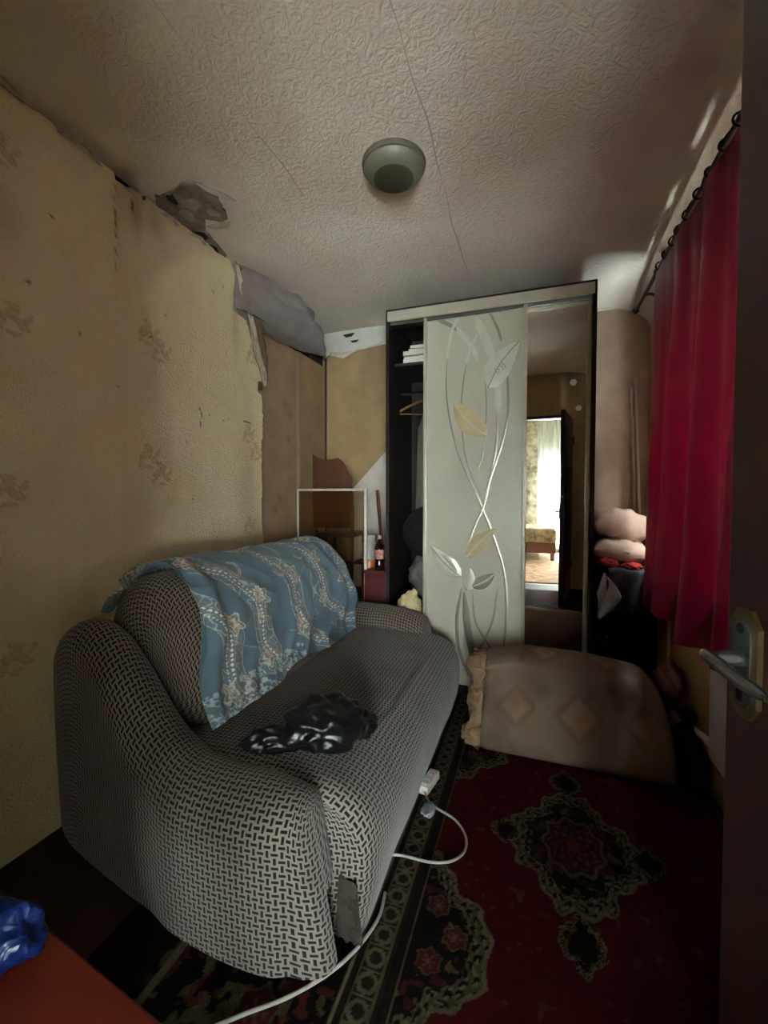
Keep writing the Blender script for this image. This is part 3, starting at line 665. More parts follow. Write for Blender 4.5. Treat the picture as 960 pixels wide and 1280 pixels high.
near = [(-1.595, 1.05, 1.12, 0.60), (-1.56, 1.03, 1.13, 0.69), (-1.49, 1.00, 1.135, 0.762), (-1.40, 0.975, 1.135, 0.795), (-1.31, 0.955, 1.135, 0.765), (-1.21, 0.935, 1.135, 0.668), (-1.11, 0.915, 1.13, 0.552), (-1.02, 0.90, 1.125, 0.482), (-0.92, 0.872, 1.115, 0.452), (-0.80, 0.858, 1.10, 0.450), (-0.68, 0.855, 1.085, 0.455), (-0.60, 0.862, 1.07, 0.452), (-0.555, 0.880, 1.06, 0.440)]
arm_mesh('armrest', near, 1, m_weave)
far = [(-1.58, 2.60, 2.50, 0.60), (-1.50, 2.61, 2.48, 0.70), (-1.40, 2.62, 2.46, 0.72), (-1.28, 2.62, 2.44, 0.66), (-1.15, 2.62, 2.43, 0.575), (-1.0, 2.62, 2.42, 0.55), (-0.82, 2.62, 2.41, 0.545), (-0.68, 2.61, 2.41, 0.525), (-0.61, 2.60, 2.42, 0.50)]
arm_mesh('armrest', far, -1, m_weave2)
# seat: one cushion rolling over the front down to the floor
prof = cr([(-1.18, 0.40), (-1.0, 0.425), (-0.8, 0.432), (-0.62, 0.425), (-0.50, 0.405), (-0.425, 0.355), (-0.392, 0.28), (-0.390, 0.19), (-0.405, 0.10), (-0.428, 0.014)], 9)
ys = np.concatenate([[1.040, 1.042, 1.050, 1.065], np.linspace(1.09, 2.44, 90), [2.455, 2.46]])
rows = []
for y in ys:
    e = min(y - 1.040, 0.05) / 0.05; e = math.sqrt(max(0, 1 - (1 - e) ** 2)); row = []
    for (x, z) in prof:
        k = (1 - e) * 0.035
        zz = z - k * float(sstep(0.18, 0.36, np.array(z))) - 0.012 * math.exp(-((y - 1.75) / 0.4) ** 2) * (x < -0.5) + 0.006 * n3(x * 5, y * 5, 3)
        row.append((x - k * 0.8 * float(sstep(-0.75, -0.5, np.array(x))) + 0.006 * n3(z * 5, y * 4, 8), y, zz))
    rows.append(row)
P = np.array(rows)
# closing face of the near end
cap0 = P[0].copy(); cap0[:, 0] = -0.62 + (cap0[:, 0] + 0.62) * 0.0; cap0[:, 2] = np.minimum(cap0[:, 2], 0.385); cap0[:, 1] += 0.004
capm = P[0] * 0.5 + cap0 * 0.5; capm[:, 1] = P[0][:, 1] - 0.004
P = np.concatenate([cap0[None], capm[None], P], 0)
grid('seat', P - SO, m_weave, SOFA, uv=arcuv(P), flip=False)
# worn lining showing at the lower front corner of the seat
rows = []
for s in np.linspace(0, 1, 12):
    z = 0.018 + 0.17 * s
    wv = 0.5 + 0.5 * (1 - s)
    rows.append([(-0.468 + 0.06 * t + 0.012 * s, 1.031 - 0.004 * math.sin(t * PI) + 0.006 * n3(s * 8, t * 3, 3), z + 0.02 * n3(t * 4, s * 2, 9)) for t in np.linspace(-.5 * 1, .9 * wv, 8)])
grid('worn_patch', np.array(rows) - SO, m_worn, SOFA)
# base under the seat
MB().box((-1.55 + 1, 1.14 - 1.72, 0.02), (-0.47 + 1, 2.43 - 1.72, 0.20), 0.01).build('base', m_black, SOFA)
for (x, y) in ((-1.45, 1.2), (-0.55, 1.2), (-1.45, 2.4), (-0.55, 2.4)):
    MB().tube([(x + 1, y - 1.72, 0), (x + 1, y - 1.72, 0.03)], 0.025, 12).build('foot', m_black, SOFA)
# backrest: fat rounded bolster
BP = [(-1.16, 0.36), (-1.30, 0.34), (-1.47, 0.36), (-1.54, 0.50), (-1.53, 0.72), (-1.47, 0.86), (-1.37, 0.915), (-1.27, 0.905), (-1.19, 0.84), (-1.12, 0.72), (-1.06, 0.58), (-1.02, 0.47), (-1.05, 0.39)]
bprof = cr(BP + [BP[0]], 6)[:-1]; bc = np.array([-1.27, 0.62])
def back_scale(y):
    a = min((y - 1.15) / 0.13, 1.0); b = min((2.52 - y) / 0.10, 1.0); t = max(0.0, min(a, b))
    return math.sqrt(max(0.0, 1 - (1 - t) ** 2)) 
ys = np.concatenate([1.15 + 0.13 * (1 - np.cos(np.linspace(0, PI / 2, 14))), np.linspace(1.30, 2.40, 60), 2.42 + 0.10 * np.sin(np.linspace(0, PI / 2, 10))])
rows = []
for y in ys:
    s = 0.42 + 0.58 * back_scale(y)
    rows.append([(bc[0] + (x - bc[0]) * s, y, bc[1] + (z - bc[1]) * s) for x, z in bprof])
c0 = [(bc[0], ys[0], bc[1])] * len(bprof); c1 = [(bc[0], ys[-1], bc[1])] * len(bprof)
P = np.array([c0] + rows + [c1]); uvb = arcuv(P)
grid('backrest', P - SO, m_weave2, SOFA, uv=uvb, closev=True, flip=False)

# ================================================================== BLUE CLOTH over the backrest
drape = cr([(-1.50, 0.80), (-1.45, 0.89), (-1.37, 0.935), (-1.27, 0.925), (-1.18, 0.855), (-1.11, 0.735), (-1.05, 0.60), (-1.005, 0.50), (-0.975, 0.452)], 24)
seg = np.concatenate([[0], np.cumsum(np.linalg.norm(np.diff(drape, axis=0), axis=1))]); Ltot = seg[-1]
nu, nv = 460, 260
P = np.zeros((nu, nv, 3)); U = np.zeros((nu, nv)); V = np.zeros((nu, nv))
for i in range(nu):
    s = i / (nu - 1)
    for j in range(nv):
        t = j / (nv - 1)
        ya = 1.20 + 0.06 * sstep(0.0, 0.4, np.array(t)) - 0.135 * sstep(0.50, 1.0, np.array(t)) - 0.035 * (1 - sstep(0.0, 0.25, np.array(t)))
        yb = 2.49 - 0.03 * t - 0.22 * sstep(0.75, 1.0, np.array(t)) + 0.05 * math.exp(-((t - .6) / .15) ** 2)
        y = ya + (yb - ya) * s + 0.012 * n3(t * 6, 4, 1) * (s < 0.03)
        d = t * Ltot * (1.0 + 0.03 * math.sin(s * 9) * t)
        d = min(d, Ltot - 1e-6)
        k = min(np.searchsorted(seg, d, 'right') - 1, len(seg) - 2); f = (d - seg[k]) / (seg[k + 1] - seg[k])
        p = drape[k] * (1 - f) + drape[k + 1] * f; tv = drape[k + 1] - drape[k]; nrm = np.array([-tv[1], tv[0]]) * -1; nrm = nrm / np.linalg.norm(nrm)
        if nrm[0] + nrm[1] < 0: nrm = -nrm
        # folds: gathers near both ends and along the foot
        e0 = math.exp(-s / 0.10); e1 = math.exp(-(1 - s) / 0.16); ft = t ** 3
        wr = 0.0
        wr += 0.016 * e0 * math.sin((s * 70 + t * 6) + 2 * n3(s * 6, t * 3, 0))
        wr += 0.024 * e1 * math.sin((s * 60 - t * 9) + 2 * n3(s * 5, t * 4, 2))
        wr += 0.012 * ft * math.sin(s * 46 + 2.5 * n3(s * 9, t * 2, 5))
        q = n3(s * 5 + t * 2.5, t * 3.2 - s * 1.5, 7); wr += 0.022 * (0.5 - abs(q) * 2.2) * (0.4 + 0.6 * t)
        q = n3(s * 10 - t * 4, t * 5, 17); wr += 0.009 * (0.5 - abs(q) * 2)
        off = 0.022 + max(wr, -0.014) - 0.006
        # near end shrinks with the rounded bolster
        sag = 0.05 * math.exp(-((y - 1.15) / 0.06) ** 2) * (1 - 0.6 * t) + 0.05 * max(0, (y - 2.42) / 0.1) ** 2
        x, z = p + nrm * off
        x -= sag * 0.7 * nrm[0]; z -= sag * 0.9 * max(nrm[1], .2)
        P[i, j] = (x, y, max(z, 0.436)); U[i, j] = y; V[i, j] = d
C = np.ones((nu, nv, 3)) * linarr((86, 110, 122))
C = mixc(C, sstep(0.4, 0.7, vnoise(U * 7, V * 7, 90, 3)) * 0.3, (70, 98, 120))
CR_ = (206, 192, 166); TAN = (160, 136, 108); WH = (222, 222, 214); LB = (136, 164, 182)
fine = vnoise(U * 70, V * 70, 91, 2)
fil = np.abs(vnoise(U * 34, V * 34, 92, 2) - 0.5); fil2 = np.abs(vnoise(U * 55, V * 55, 93, 2) - 0.5)
def band(C, u0, amp, ph, width=1.0):
    cu = u0 + amp * np.sin(V * 2 * PI / 0.46 + ph) + 0.30 * (V - 0.3); d = (U - cu) / width
    C = mixc(C, (np.abs(d) < 0.062) * 0.10, LB)
    C = mixc(C, ((np.abs(d) < 0.060) & (np.abs(d) > 0.014) & (fil < 0.03)) * 0.7, CR_)              # filigree either side
    C = mixc(C, ((np.abs(d - 0.034) < 0.022) & (fil2 < 0.045)) * 0.6, TAN)
    C = mixc(C, (np.abs(np.abs(d) - 0.0125) < 0.0022) * 0.75, TAN)
    C = mixc(C, ((np.abs(d) < 0.0058) & ((V % 0.0165) < 0.0095)), WH)
    C = mixc(C, ((np.abs(d + 0.024) < 0.004) & ((V % 0.012) < 0.006)) * 0.8, WH)
    C = mixc(C, (np.abs(np.abs(d) - 0.060) < 0.0022) * 0.5, CR_)
    for kk in range(-1, 4):                                                                           # flower clusters
        vc = (kk * 0.23 + 0.115 - ph / (2 * PI) * 0.46 + .46) % 0.92; uc = u0 + amp * math.sin(vc * 2 * PI / 0.46 + ph) + 0.30 * (vc - 0.3) + 0.04 * (-1) ** kk
        th = np.arctan2(V - vc, U - uc); rr = np.hypot(U - uc, V - vc) / 0.040 * (1 + 0.25 * np.cos(5 * th + kk))
        C = mixc(C, ((rr < 1) & (rr > .86)) * 0.9, CR_); C = mixc(C, ((rr < .86) & (np.cos(10 * th) > 0.1)) * 0.55, TAN); C = mixc(C, (np.abs(rr - .4) < .1) * 0.8, CR_)
    return C
for k, u0 in enumerate((1.20, 1.44, 1.76, 2.08, 2.36)):
    C = band(C, u0, 0.050, k * 0.8, 1.0)
for (uc, vc, r0) in ((1.80, 0.20, .038), (1.33, 0.17, .03), (2.08, 0.15, .034), (1.58, 0.50, .034), (2.33, 0.25, .03)):
    th = np.arctan2(V - vc, U - uc); rr = np.hypot(U - uc, V - vc) / r0
    C = mixc(C, ((rr < 1) & (rr > .55) & (np.cos(11 * th) > 0.1)) * .85, WH); C = mixc(C, (np.abs(rr - .4) < .1), CR_)
for (uc, vc, r0) in ((1.52, 0.36, .045), (1.80, 0.42, .035), (2.04, 0.37, .03)):
    th = np.arctan2(V - vc, U - uc); rr = np.hypot(U - uc, V - vc) / r0
    C = mixc(C, (np.abs(rr - 0.8 - 0.1 * th) < 0.13) & (th > -1.5) , CR_); C = mixc(C, (np.abs(rr - 0.8 - 0.1 * th) < 0.05) & (th > -1.5), (70, 70, 80))
sw = np.abs(np.sin(U * 26 + 2.5 * np.sin(V * 13)) - np.sin(V * 19)) < 0.05; C = mixc(C, sw * (vnoise(U * 8, V * 8, 95, 1) > 0.55) * 0.5, CR_)
# rich border along the foot at the near end
bd = (V > Ltot - 0.10) & (U < 1.75)
lace = (fil2 < 0.07) | (np.hypot((U % 0.05) - 0.025, (V % 0.05) - 0.025) < 0.011); C = mixc(C, bd * lace * 0.6, (190, 202, 202)); C = mixc(C, bd * (fine > .62) * 0.5, (58, 78, 92))
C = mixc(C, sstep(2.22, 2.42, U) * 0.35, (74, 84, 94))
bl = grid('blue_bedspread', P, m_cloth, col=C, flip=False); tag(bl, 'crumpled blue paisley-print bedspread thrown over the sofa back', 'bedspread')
sm = bl.modifiers.new('thickness', 'SOLIDIFY'); sm.thickness = 0.003; sm.offset = 1

# ================================================================== lumps: bags, pillows
def lump(name, c, r, mat, parent=None, amp=0.25, fq=2.2, seed=0, flat=0.0, sub=4, ridge=0.0, rot=0.0, power=2.0):
    bm = bmesh.new(); bmesh.ops.create_icosphere(bm, subdivisions=sub, radius=1.0)
    cs, sn = math.cos(rot), math.sin(rot)
    for v in bm.verts:
        p = v.co.copy()
        if power != 2.0:
            k = (abs(p.x) ** power + abs(p.y) ** power + abs(p.z) ** power) ** (-1 / power); p = p * k
        n = n3(p.x * fq + seed, p.y * fq + seed * 2, p.z * fq, 1) + 0.5 * n3(p.x * fq * 2.3 + seed, p.y * fq * 2.3, p.z * fq * 2.3 + seed)
        if ridge: n += ridge * (0.5 - 2 * abs(n3(p.x * fq * 1.4 + seed, p.y * fq * 1.4, p.z * fq * 1.4)))
        p = p * (1 + amp * n)
        q = Vector((p.x * r[0], p.y * r[1], p.z * r[2])); q = Vector((q.x * cs - q.y * sn, q.x * sn + q.y * cs, q.z))
        if flat and q.z < -r[2] * flat: q.z = -r[2] * flat + (q.z + r[2] * flat) * 0.05
        v.co = q + Vector(c)
    me = bpy.data.meshes.new(name); bm.to_mesh(me); bm.free()
    return link(name, me, mat, parent)
def pillow(name, c, sx, sy, th, mat, parent=None, seed=0, R=None, n=40, wr=0.012):
    """pillow in local XY with thickness th"""
    top = []
    rows = []
    for k in range(2):
        for i in range(n):
            row = []
            for j in range(n):
                u, v = -1 + 2 * i / (n - 1), -1 + 2 * j / (n - 1)
                h = max(0.0, (1 - abs(u) ** 2.6) * (1 - abs(v) ** 2.6)) ** 0.45
                pin = 1 - 0.08 * (1 - (abs(u) ** 4)) * abs(v) ** 3 - 0.0
                pin2 = 1 - 0.08 * (1 - (abs(v) ** 4)) * abs(u) ** 3
                z = th / 2 * h * (1 if k == 0 else -1) + wr * n3(u * 2.5 + seed, v * 2.5, k * 3 + seed) * (0.3 + h)
                row.append((u * sx / 2 * pin2, v * sy / 2 * pin, z))
            rows.append(row)
    P = np.array(rows).reshape(2, n, n, 3)
    bm = bmesh.new()
    for k in range(2):
        vs_ = [[bm.verts.new(P[k, i, j]) for j in range(n)] for i in range(n)]
        for i in range(n - 1):
            for j in range(n - 1):
                f = (vs_[i][j], vs_[i + 1][j], vs_[i + 1][j + 1], vs_[i][j + 1])
                bm.faces.new(f if k == 0 else f[::-1])
    bmesh.ops.remove_doubles(bm, verts=bm.verts, dist=0.004)
    Mx = Matrix.Translation(Vector(c)) @ (R.to_4x4() if R else Matrix.Identity(4))
    bmesh.ops.transform(bm, matrix=Mx, verts=bm.verts)
    me = bpy.data.meshes.new(name); bm.to_mesh(me); bm.free()
    return link(name, me, mat, parent)
from mathutils import Euler
# black bag on the seat
BB = thing('black_plastic_bag', (-0.66, 1.19, 0.425), 'crumpled black plastic bag lying on the sofa seat', 'bag')
lump('bag_body', (0.035, 0.035, 0.058), (0.135, 0.100, 0.080), m_blackbag, BB, 0.20, 1.5, 3, 0.72, 5, 0.9, 0.6)
lump('bag_mouth', (-0.085, -0.045, 0.028), (0.105, 0.045, 0.042), m_blackbag, BB, 0.22, 1.4, 9, 0.72, 5, 0.9, 0.55)
lump('bag_corner', (0.135, 0.110, 0.034), (0.050, 0.040, 0.040), m_blackbag, BB, 0.22, 1.9, 5, 0.8, 4, 1.0, 0.4)
# grey pillow in the hole under the ceiling
pl = pillow('grey_pillow', (-1.60, 2.50, 2.415), 0.92, 0.36, 0.27, m_greypil, None, 4, Euler((math.radians(62), 0, math.radians(84)), 'XYZ').to_matrix(), 44, 0.05)
tag(pl, 'dirty grey pillow stuffed into the hole between wall and ceiling', 'pillow')

# ================================================================== WARDROBE
WX0, WX1, WY, WH_ = -0.905, 0.318, 2.66, 2.40
WD = thing('wardrobe', (WX0, WY, 0), 'tall dark sliding-door wardrobe with etched glass door and mirror door', 'wardrobe')
W = WX1 - WX0
MB().box((0, 0, 0), (0.022, 0.56, WH_), 0.001).build('side_panel', m_darkwood, WD)
MB().box((W - 0.022, 0, 0), (W, 0.56, WH_), 0.001).build('side_panel', m_darkwood, WD)
MB().box((0, 0, WH_ - 0.016), (W, 0.56, WH_), 0.001).build('top_panel', m_darkwood, WD)
MB().box((0.022, 0, 0), (W - 0.022, 0.56, 0.05), 0.001).build('bottom_panel', m_darkwood, WD)
MB().box((0.022, 0.55, 0.05), (W - 0.022, 0.56, WH_ - 0.016)).build('back_panel', m_wardin, WD)
MB().box((0.60, 0.10, 0.05), (0.618, 0.55, WH_ - 0.016)).build('partition', m_wardin, WD)
MB().box((0.022, 0.12, 2.075), (0.60, 0.55, 2.093)).build('shelf', m_wardin, WD)
MB().box((0.022, 0.12, 0.40), (0.60, 0.55, 0.418)).build('shelf', m_wardin, WD)
MB().tube([(0.022, 0.30, 1.93), (0.60, 0.30, 1.93)], 0.011).build('hanging_rail', m_steel, WD)
MB().box((0.012, -0.006, WH_ - 0.075), (W - 0.012, 0.012, WH_ - 0.014), 0.002).build('top_fascia', m_alu, WD)
MB().box((0.022, 0.012, WH_ - 0.098), (W - 0.022, 0.085, WH_ - 0.075), 0.002).build('top_track', m_steel, WD)
MB().box((0.022, 0.0, 0.05), (W - 0.022, 0.085, 0.058), 0.001).build('bottom_track', m_alu, WD)
def slide_door(x0, x1, y, z0, z1, panelmat, fw=0.022):
    d = bpy.data.objects.new('sliding_door', None); COL.objects.link(d); d.parent = WD; d.location = ((x0 + x1) / 2, y, z0)
    hw = (x1 - x0) / 2; h = z1 - z0
    MB().box((-hw + 0.01, 0.004, 0.01), (hw - 0.01, 0.010, h - 0.01)).build('panel', panelmat, d)
    for sx in (-1, 1):
        xa, xb = (-hw, -hw + fw) if sx < 0 else (hw - fw, hw)
        MB().box((xa, -0.014, 0), (xb, 0.020, h), 0.004, 2).build('stile', m_alu, d, True)
    MB().box((-hw + fw, -0.004, 0), (hw - fw, 0.018, 0.035), 0.002).build('rail', m_alu, d)
    MB().box((-hw + fw, -0.004, h - 0.022), (hw - fw, 0.018, h), 0.002).build('rail', m_alu, d)
    return d
# etched glass door stands in the front track, mirror door behind it
GX0, GX1 = -0.660 - WX0, -0.045 - WX0
gd = slide_door(GX0, GX1, 0.020, 0.058, WH_ - 0.078, m_frost)
gd.name = 'glass_door'
md = slide_door(-0.085 - WX0, WX1 - WX0 - 0.022, 0.060, 0.060, WH_ - 0.095, m_mirror)
md.name = 'mirror_door'; md.rotation_euler = (math.radians(1.2), 0, math.radians(0.35)); md.location.y += 0.020
GC = ((-0.660 - 0.045) / 2, 0.058)        # origin of the glass door in room x / z
def ribbon(pts, w0, mat, taper=(0.3, 0.3), lift=0.0):
    c = cr([(p[0] - GC[0], p[1] - GC[1]) for p in pts], 10); n = len(c); rows = []
    for k in range(n):
        t = c[min(k + 1, n - 1)] - c[max(k - 1, 0)]; t = t / np.linalg.norm(t); nn = np.array([-t[1], t[0]])
        s = k / (n - 1); wv = w0 * min(1, taper[0] + s * 4) * min(1, taper[1] + (1 - s) * 4)
        a = c[k] + nn * wv; b = c[k] - nn * wv
        rows.append([(a[0], 0.0036 - lift, a[1]), (c[k][0], 0.0026 - lift, c[k][1]), (b[0], 0.0036 - lift, b[1])])
    P = np.array(rows); P[..., 0] = np.clip(P[..., 0], -0.283, 0.283)
    return grid('etched_stem', P, mat, gd)
RB = [([(-0.59, 2.336), (-0.45, 2.226), (-0.358, 2.105), (-0.329, 2.025)], .020, m_pale), ([(-0.585, 2.31), (-0.50, 2.265), (-0.455, 2.225)], .016, m_mirline),
      ([(-0.431, 2.325), (-0.48, 2.239), (-0.504, 2.135), (-0.514, 2.058)], .012, m_pale), ([(-0.514, 2.058), (-0.518, 1.878), (-0.502, 1.725), (-0.452, 1.506), (-0.382, 1.333), (-0.29, 1.167)], .006, m_mirline),
      ([(-0.33, 2.192), (-0.372, 2.106), (-0.396, 2.017)], .012, m_pale), ([(-0.396, 2.017), (-0.415, 1.898), (-0.428, 1.72), (-0.413, 1.563), (-0.383, 1.411), (-0.29, 1.181)], .006, m_mirline),
      ([(-0.345, 2.294), (-0.283, 2.153), (-0.24, 2.03)], .034, m_pale), ([(-0.235, 1.99), (-0.21, 1.853), (-0.2, 1.705)], .024, m_pale),
      ([(-0.27, 2.331), (-0.213, 2.206), (-0.19, 2.128)], .010, m_mirline), ([(-0.161, 1.994), (-0.151, 1.848), (-0.15, 1.702), (-0.176, 1.553), (-0.221, 1.407), (-0.29, 1.181)], .009, m_mirline),
      ([(-0.214, 1.706), (-0.213, 1.554), (-0.235, 1.407), (-0.276, 1.23)], .010, m_mirline), ([(-0.281, 1.916), (-0.275, 1.71), (-0.292, 1.486), (-0.325, 1.366)], .005, m_mirline),
      ([(-0.39, 1.36), (-0.304, 1.162), (-0.232, 0.979), (-0.17, 0.788), (-0.149, 0.592), (-0.153, 0.412), (-0.175, 0.20)], .010, m_mirline),
      ([(-0.248, 1.311), (-0.29, 1.147), (-0.337, 1.04), (-0.38, 0.916)], .008, m_mirline), ([(-0.417, 0.651), (-0.446, 0.444), (-0.43, 0.259), (-0.37, 0.10)], .014, m_mirline),
      ([(-0.402, 0.622), (-0.377, 0.39), (-0.332, 0.20), (-0.30, 0.12)], .030, m_mirline), ([(-0.349, 0.641), (-0.333, 0.454), (-0.27, 0.337), (-0.2, 0.24)], .008, m_mirline),
      ([(-0.201, 0.666), (-0.228, 0.464), (-0.317, 0.257), (-0.41, 0.13)], .008, m_mirline), ([(-0.44, 0.60), (-0.46, 0.40), (-0.44, 0.22)], .007, m_pale)]
for i, (p, wv, mt) in enumerate(RB): ribbon(p, wv * 0.75, mt, lift=0.0008 * (i % 5))
def leafshape(base, tip, wd, mat, bend=0.0, vein=m_pale, half=None):
    b = np.array([base[0] - GC[0], base[1] - GC[1]]); t = np.array([tip[0] - GC[0], tip[1] - GC[1]]); ax = t - b; L_ = np.linalg.norm(ax); ax = ax / L_; nn = np.array([-ax[1], ax[0]])
    n = 24; rows = []; mid = []
    for k in range(n):
        s = k / (n - 1); wv = wd * (math.sin(PI * s ** 0.8)) ** 0.75 * (1 - 0.25 * s); cc = b + ax * L_ * s + nn * bend * math.sin(PI * s); mid.append(cc)
        rows.append([(cc[0] + nn[0] * wv * q, -0.0025 - 0.004 * (1 - q * q), cc[1] + nn[1] * wv * q) for q in np.linspace(-1, 1, 9)])
    P = np.array(rows); P[..., 0] = np.clip(P[..., 0], -0.283, 0.283)
    o = grid('etched_leaf', P, mat, gd)
    rr = [[(m[0] - nn[0] * .003, -0.0075, m[1] - nn[1] * .003), (m[0] + nn[0] * .003, -0.0075, m[1] + nn[1] * .003)] for m in mid]
    Q = np.array(rr); Q[..., 0] = np.clip(Q[..., 0], -0.283, 0.283); grid('leaf_vein', Q, vein, gd)
    return o
leafshape((-0.265, 1.86), (-0.09, 2.115), 0.085, m_pale, 0.02, m_mirline)
leafshape((-0.275, 1.58), (-0.475, 1.80), 0.075, m_beige, 0.02)
leafshape((-0.385, 0.84), (-0.20, 1.025), 0.048, m_beige, 0.015)
leafshape((-0.42, 0.72), (-0.610, 0.90), 0.062, m_pale, 0.015, m_mirline)
leafshape((-0.44, 0.72), (-0.560, 0.86), 0.034, m_mirline, -0.02)
leafshape((-0.355, 0.66), (-0.215, 0.75), 0.042, m_mirline, -0.01)
leafshape((-0.375, 0.63), (-0.365, 0.775), 0.046, m_pale, 0.0)
# curled tendril on the top leaf
th = np.linspace(0, 3.6 * PI, 60); rad = 0.030 * (1 - th / (4 * PI)) + 0.004
c = np.stack([-0.20 + rad * np.cos(th) - GC[0], 1.965 + rad * np.sin(th) - GC[1]], 1)
grid('tendril', np.array([[(p[0] * 1.0, -0.0078, p[1]), (p[0] + 0.004, -0.0078, p[1] + 0.003)] for p in c]), m_mirline, gd)
# flower stickers on the mirror
for (x, z, r) in ((0.205, 1.86, 0.020), (0.235, 1.715, 0.017)):
    pts = []
    cxm = (-0.085 + WX1 - 0.022) / 2
    for k in range(48):
        a = 2 * PI * k / 48; rr = r * (0.78 + 0.22 * abs(math.cos(3 * a))); pts.append((x - cxm + rr * math.cos(a), 0.0038, z - 0.06 + rr * math.sin(a)))
    MB().prism(pts, (0, -0.0012, 0)).build('flower_sticker', m_white, md)

# --- things inside the open bay of the wardrobe
def book(loc, size, rz, mat, label, cover=None):
    t = thing('book', loc, label, 'book', rz, 'books on the wardrobe shelf')
    sx, sy, sz = size
    MB().box((-sx / 2, -sy / 2, 0.003), (sx / 2 - 0.004, sy / 2, sz - 0.003)).build('pages', m_book, t)
    MB().box((-sx / 2 - 0.002, -sy / 2 - 0.002, 0), (sx / 2, sy / 2 + 0.002, 0.003)).build('cover', mat, t)
    MB().box((-sx / 2 - 0.002, -sy / 2 - 0.002, sz - 0.003), (sx / 2, sy / 2 + 0.002, sz)).build('cover', mat, t)
    MB().box((sx / 2 - 0.004, -sy / 2 - 0.002, 0.003), (sx / 2, sy / 2 + 0.002, sz - 0.003)).build('spine', mat, t)
zb = 2.093
book((-0.735, 2.92, zb), (0.20, 0.24, 0.030), 0.05, m_book, 'thick white book at the bottom of the stack on the wardrobe shelf'); zb += 0.030
book((-0.725, 2.92, zb), (0.20, 0.22, 0.022), -0.04, m_bookd, 'dark-covered book in the middle of the wardrobe shelf stack'); zb += 0.022
book((-0.73, 2.91, zb), (0.20, 0.24, 0.026), 0.02, m_book, 'white book lying on a dark one in the wardrobe shelf stack'); zb += 0.026
book((-0.715, 2.92, zb), (0.18, 0.22, 0.020), 0.10, m_bookd, 'thin dark book under the topmost one on the wardrobe shelf'); zb += 0.020
book((-0.70, 2.92, zb), (0.17, 0.22, 0.022), 0.0, m_book, 'topmost pale book of the stack on the wardrobe shelf')
HG = thing('clothes_hanger', (-0.72, 2.96, 1.93), 'wooden clothes hanger on the rail in the open wardrobe bay', 'hanger', rz=0.35)
MB().tube(cr([(0.0, 0, -0.045), (0.0, 0, -0.02), (0.018, 0, 0.0), (0.008, 0, 0.016), (-0.008, 0, 0.014)], 6), 0.0025, 8).build('hook', m_steel, HG, True)
MB().tube(cr([(-0.19, 0, -0.15), (-0.17, 0, -0.125), (-0.06, 0, -0.07), (0, 0, -0.055), (0.06, 0, -0.07), (0.17, 0, -0.13), (0.19, 0, -0.155)], 6), [0.009] * 37, 10).build('shoulder_bar', m_wood, HG, True)
MB().tube([(-0.175, 0, -0.145), (0.175, 0, -0.15)], 0.005, 8).build('trouser_bar', m_wood, HG)
# pale garment hanging behind it
n, m = 40, 40
rows = []
for i in range(n):
    a = 2 * PI * i / n
    rows.append([( -0.665 + (0.115 + 0.02 * t) * math.cos(a) * (0.35 + 0.65 * min(1, t * 5)) + 0.008 * math.sin(9 * a) * t, 3.02 + (0.05 + 0.02 * math.sin(5 * a) * t) * math.sin(a), 1.90 - 1.0 * t) for t in np.linspace(0, 1, m)])
GA = thing('hanging_garment', (0, 0, 0), 'pale grey long garment hanging in the open wardrobe bay', 'garment')
g_ = grid('garment', np.array(rows), m_garment, GA, closeu=True)
MB().tube(cr([(-0.665, 3.02, 1.89), (-0.665, 3.0, 1.93), (-0.665, 2.97, 1.945), (-0.665, 2.945, 1.93)], 5), 0.003, 8).build('hanger_hook', m_steel, GA)
# black round lid, grey bundle, cream bag
DK = thing('round_fan_guard', (-0.655, 2.80, 0.98), 'black round pan lid with a pale rim propped in the wardrobe', 'lid', rot=(PI / 2 + 0.15, 0.35, 0.4))
MB().lathe([(0, 0.03), (0.10, 0.026), (0.16, 0.01), (0.17, 0.0), (0.17, -0.006), (0.16, -0.004), (0, 0.015)], 48).build('lid', m_black, DK, True)
MB().lathe([(0.171, -0.004), (0.1735, 0.0), (0.171, 0.004), (0.168, 0.0), (0.171, -0.004)], 48).build('rim', m_steel, DK, True)
MB().lathe([(0, 0.05), (0.018, 0.048), (0.02, 0.04), (0.01, 0.03), (0, 0.03)], 16).build('knob', m_black, DK, True)
DK.name = 'pan_lid'
b1 = lump('grey_bundle', (-0.70, 2.92, 0.665), (0.115, 0.13, 0.15), m_bundle, None, 0.25, 2.3, 4, 0.9, 4, 0.4)
MATS['dark_grey_cloth']
tag(b1, 'grey cloth bundle stuffed in the wardrobe beneath the black lid', 'bundle')
b2 = lump('dark_clothes_heap', (-0.68, 2.98, 0.475), (0.16, 0.16, 0.062), m_black, None, 0.12, 2.3, 14, 0.9, 4, 0.3)
tag(b2, 'heap of black clothes on the lowest wardrobe shelf under a grey bundle', 'clothes')
b3 = thing('cream_bag', (-0.735, 2.585, 0.44), 'small knotted cream plastic bag behind the far sofa arm', 'bag')
lump('bag_body', (0, 0.03, 0.05), (0.085, 0.055, 0.12), m_cream, b3, 0.2, 2.6, 6, 0.9, 4, 0.5)
lump('knot', (0.03, 0.03, 0.16), (0.022, 0.02, 0.035), m_cream, b3, 0.3, 2.6, 8, 0.9, 3, 0.5)

